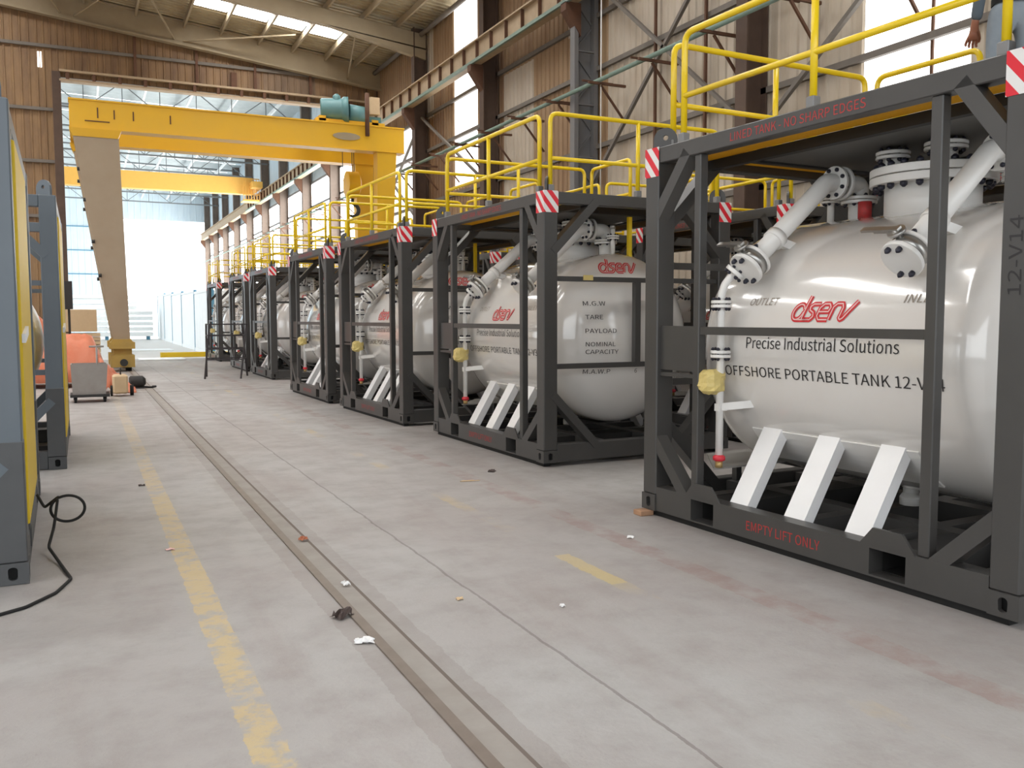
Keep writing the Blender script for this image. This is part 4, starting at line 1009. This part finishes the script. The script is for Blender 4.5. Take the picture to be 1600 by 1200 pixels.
# ------------------------------------------------------------------ person standing on the nearest tank
def on_tank(v, u, z): return tankA.matrix_basis @ Vector((v, u, z))
tankA.rotation_euler.z = .0464
bpy.context.view_layer.update()
def skin(name, joints, edges, mat, parent=None, root=0, sub=2):
    me = bpy.data.meshes.new(name); me.from_pydata([j[:3] for j in joints], edges, []); me.materials.append(M[mat])
    o = link(name, me, parent)
    o.modifiers.new('skin', 'SKIN'); me.skin_vertices or None
    for i, j in enumerate(joints):
        r_ = j[3]; me.skin_vertices[0].data[i].radius = (r_, j[4] if len(j) > 4 else r_)
    me.skin_vertices[0].data[root].use_root = True
    s_ = o.modifiers.new('smooth', 'SUBSURF'); s_.levels = sub; s_.render_levels = sub
    o.modifiers['skin'].use_smooth_shade = True
    return o
pp = on_tank(1.97, 1.42, 2.577); PZ = pp.z
# local: x = person's left, y = facing, z up
per = empty('person', (pp.x, pp.y, PZ), math.radians(-35))
S = .95
def J(x, y, z, r, r2=None): return (x*S, y*S, z*S, r*S, (r2 or r)*S)
trouser = [J(0, 0, .93, .14, .105), J(-.095, 0, .86, .095), J(-.105, .02, .48, .064), J(-.11, -.01, .09, .052), J(.095, 0, .86, .095), J(.105, .03, .48, .064), J(.11, .0, .09, .052), J(0, 0, 1.02, .138, .10)]
skin('jeans', trouser, [(0, 1), (1, 2), (2, 3), (0, 4), (4, 5), (5, 6), (0, 7)], 'jeans', per, 0)
torso = [J(0, 0, .98, .142, .105), J(0, .005, 1.15, .14, .10), J(0, .0, 1.33, .155, .11), J(0, -.01, 1.43, .09, .07), J(-.17, -.01, 1.40, .06), J(-.225, -.03, 1.13, .046), J(-.235, .05, .88, .04), J(.17, -.01, 1.40, .06), J(.24, -.02, 1.13, .046), J(.25, .04, .90, .04)]
skin('shirt', torso, [(0, 1), (1, 2), (2, 3), (2, 4), (4, 5), (5, 6), (2, 7), (7, 8), (8, 9)], 'shirt', per, 0)
mb = MB(); mb.lathe((0, 0, .965*S), (0, 0, 1), [(0, .150*S), (.045, .150*S)], 24, cap=False); bo = mb.obj('belt', 'black', per); bo.scale = (1.0, .78, 1)
head = [J(0, 0, 1.42, .05), J(0, .01, 1.50, .05), J(0, .02, 1.57, .07, .08), J(0, .015, 1.66, .08, .095), J(0, .0, 1.73, .055, .06), J(0, .11, 1.595, .014), J(-.078, .01, 1.62, .018), J(.078, .01, 1.62, .018)]
ho = skin('head', head, [(0, 1), (1, 2), (2, 3), (3, 4), (2, 5), (3, 6), (3, 7)], 'skin', per, 2)
for s_ in (-1, 1): MB().lathe((s_*.032*S, .088*S, 1.635*S), (0, 1, 0), [(0, .004), (.008, .012), (.012, .004)], 10).obj('eye', 'ink', ho)
MB().box((-.025*S, .088*S, 1.555*S), (.025*S, .098*S, 1.562*S)).obj('mouth', 'redcap', ho)
mb = MB(); prof = [(0, .098)]+[(.10*math.sin(a), .098*math.cos(a)) for a in (.3, .6, .9, 1.2, 1.5)]; mb.lathe((0, -.015*S, 1.665*S), (0, -.25, 1), [(d*S, r_*S) for d, r_ in prof], 18); mb.obj('hair', 'hair', ho)
def hand(wx, wy, wz, side, grip):
    w = Vector((wx, wy, wz)); dn = Vector((0, .25, -1)).normalized() if not grip else Vector((0, .45, -.9)).normalized()
    ac = Vector((side, 0, 0)); pal = dn.cross(ac).normalized()
    js, es = [], []
    def add(p, r_): js.append((*p, r_)); return len(js)-1
    a = add(w-dn*.07, .027); b_ = add(w+dn*.015, .026); c_ = add(w+dn*.05, .030); es += [(a, b_), (b_, c_)]
    skp = []
    for k, (off, ln) in enumerate(((-.030, .062), (-.010, .070), (.010, .066), (.030, .052))):
        k0 = add(w+dn*.078+ac*off, .0115); k1 = add(w+dn*(.078+ln*.5)+ac*off*1.15+Vector((0, .014 if grip else .006, 0)), .0095); k2 = add(w+dn*(.078+ln*.85)+ac*off*1.15+Vector((0, -.004 if grip else .004, 0)), .0085)
        es += [(c_, k0), (k0, k1), (k1, k2)]
    t0 = add(w+dn*.03-ac*.035+Vector((0, .012, 0)), .0125); t1_ = add(w+dn*.07-ac*.052+Vector((0, .02, 0)), .0105); t2_ = add(w+dn*.095-ac*.050+Vector((0, .022, 0)), .009)
    es += [(b_, t0), (t0, t1_), (t1_, t2_)]
    return skin('hand', js, es, 'skin', per, 0, 2)
hand(-.238*S, .07*S, .845*S, -1, True); hand(.252*S, .055*S, .865*S, 1, False)
for s_ in (-1, 1):
    mb = MB(); pts = [(s_*.115*S, -.07*S, .045), (s_*.115*S, .03*S, .045), (s_*.12*S, .12*S, .036), (s_*.125*S, .185*S, .028)]
    mb.tube(pts, [.045, .047, .042, .028], 12); mb.cyl((s_*.112*S, -.02*S, .04), (s_*.111*S, -.01*S, .14), .05, 12); mb.obj('shoe', 'shoe', per)
tag(per, 'person in pale blue jeans and dark belt standing on the nearest tank roof', 'person')
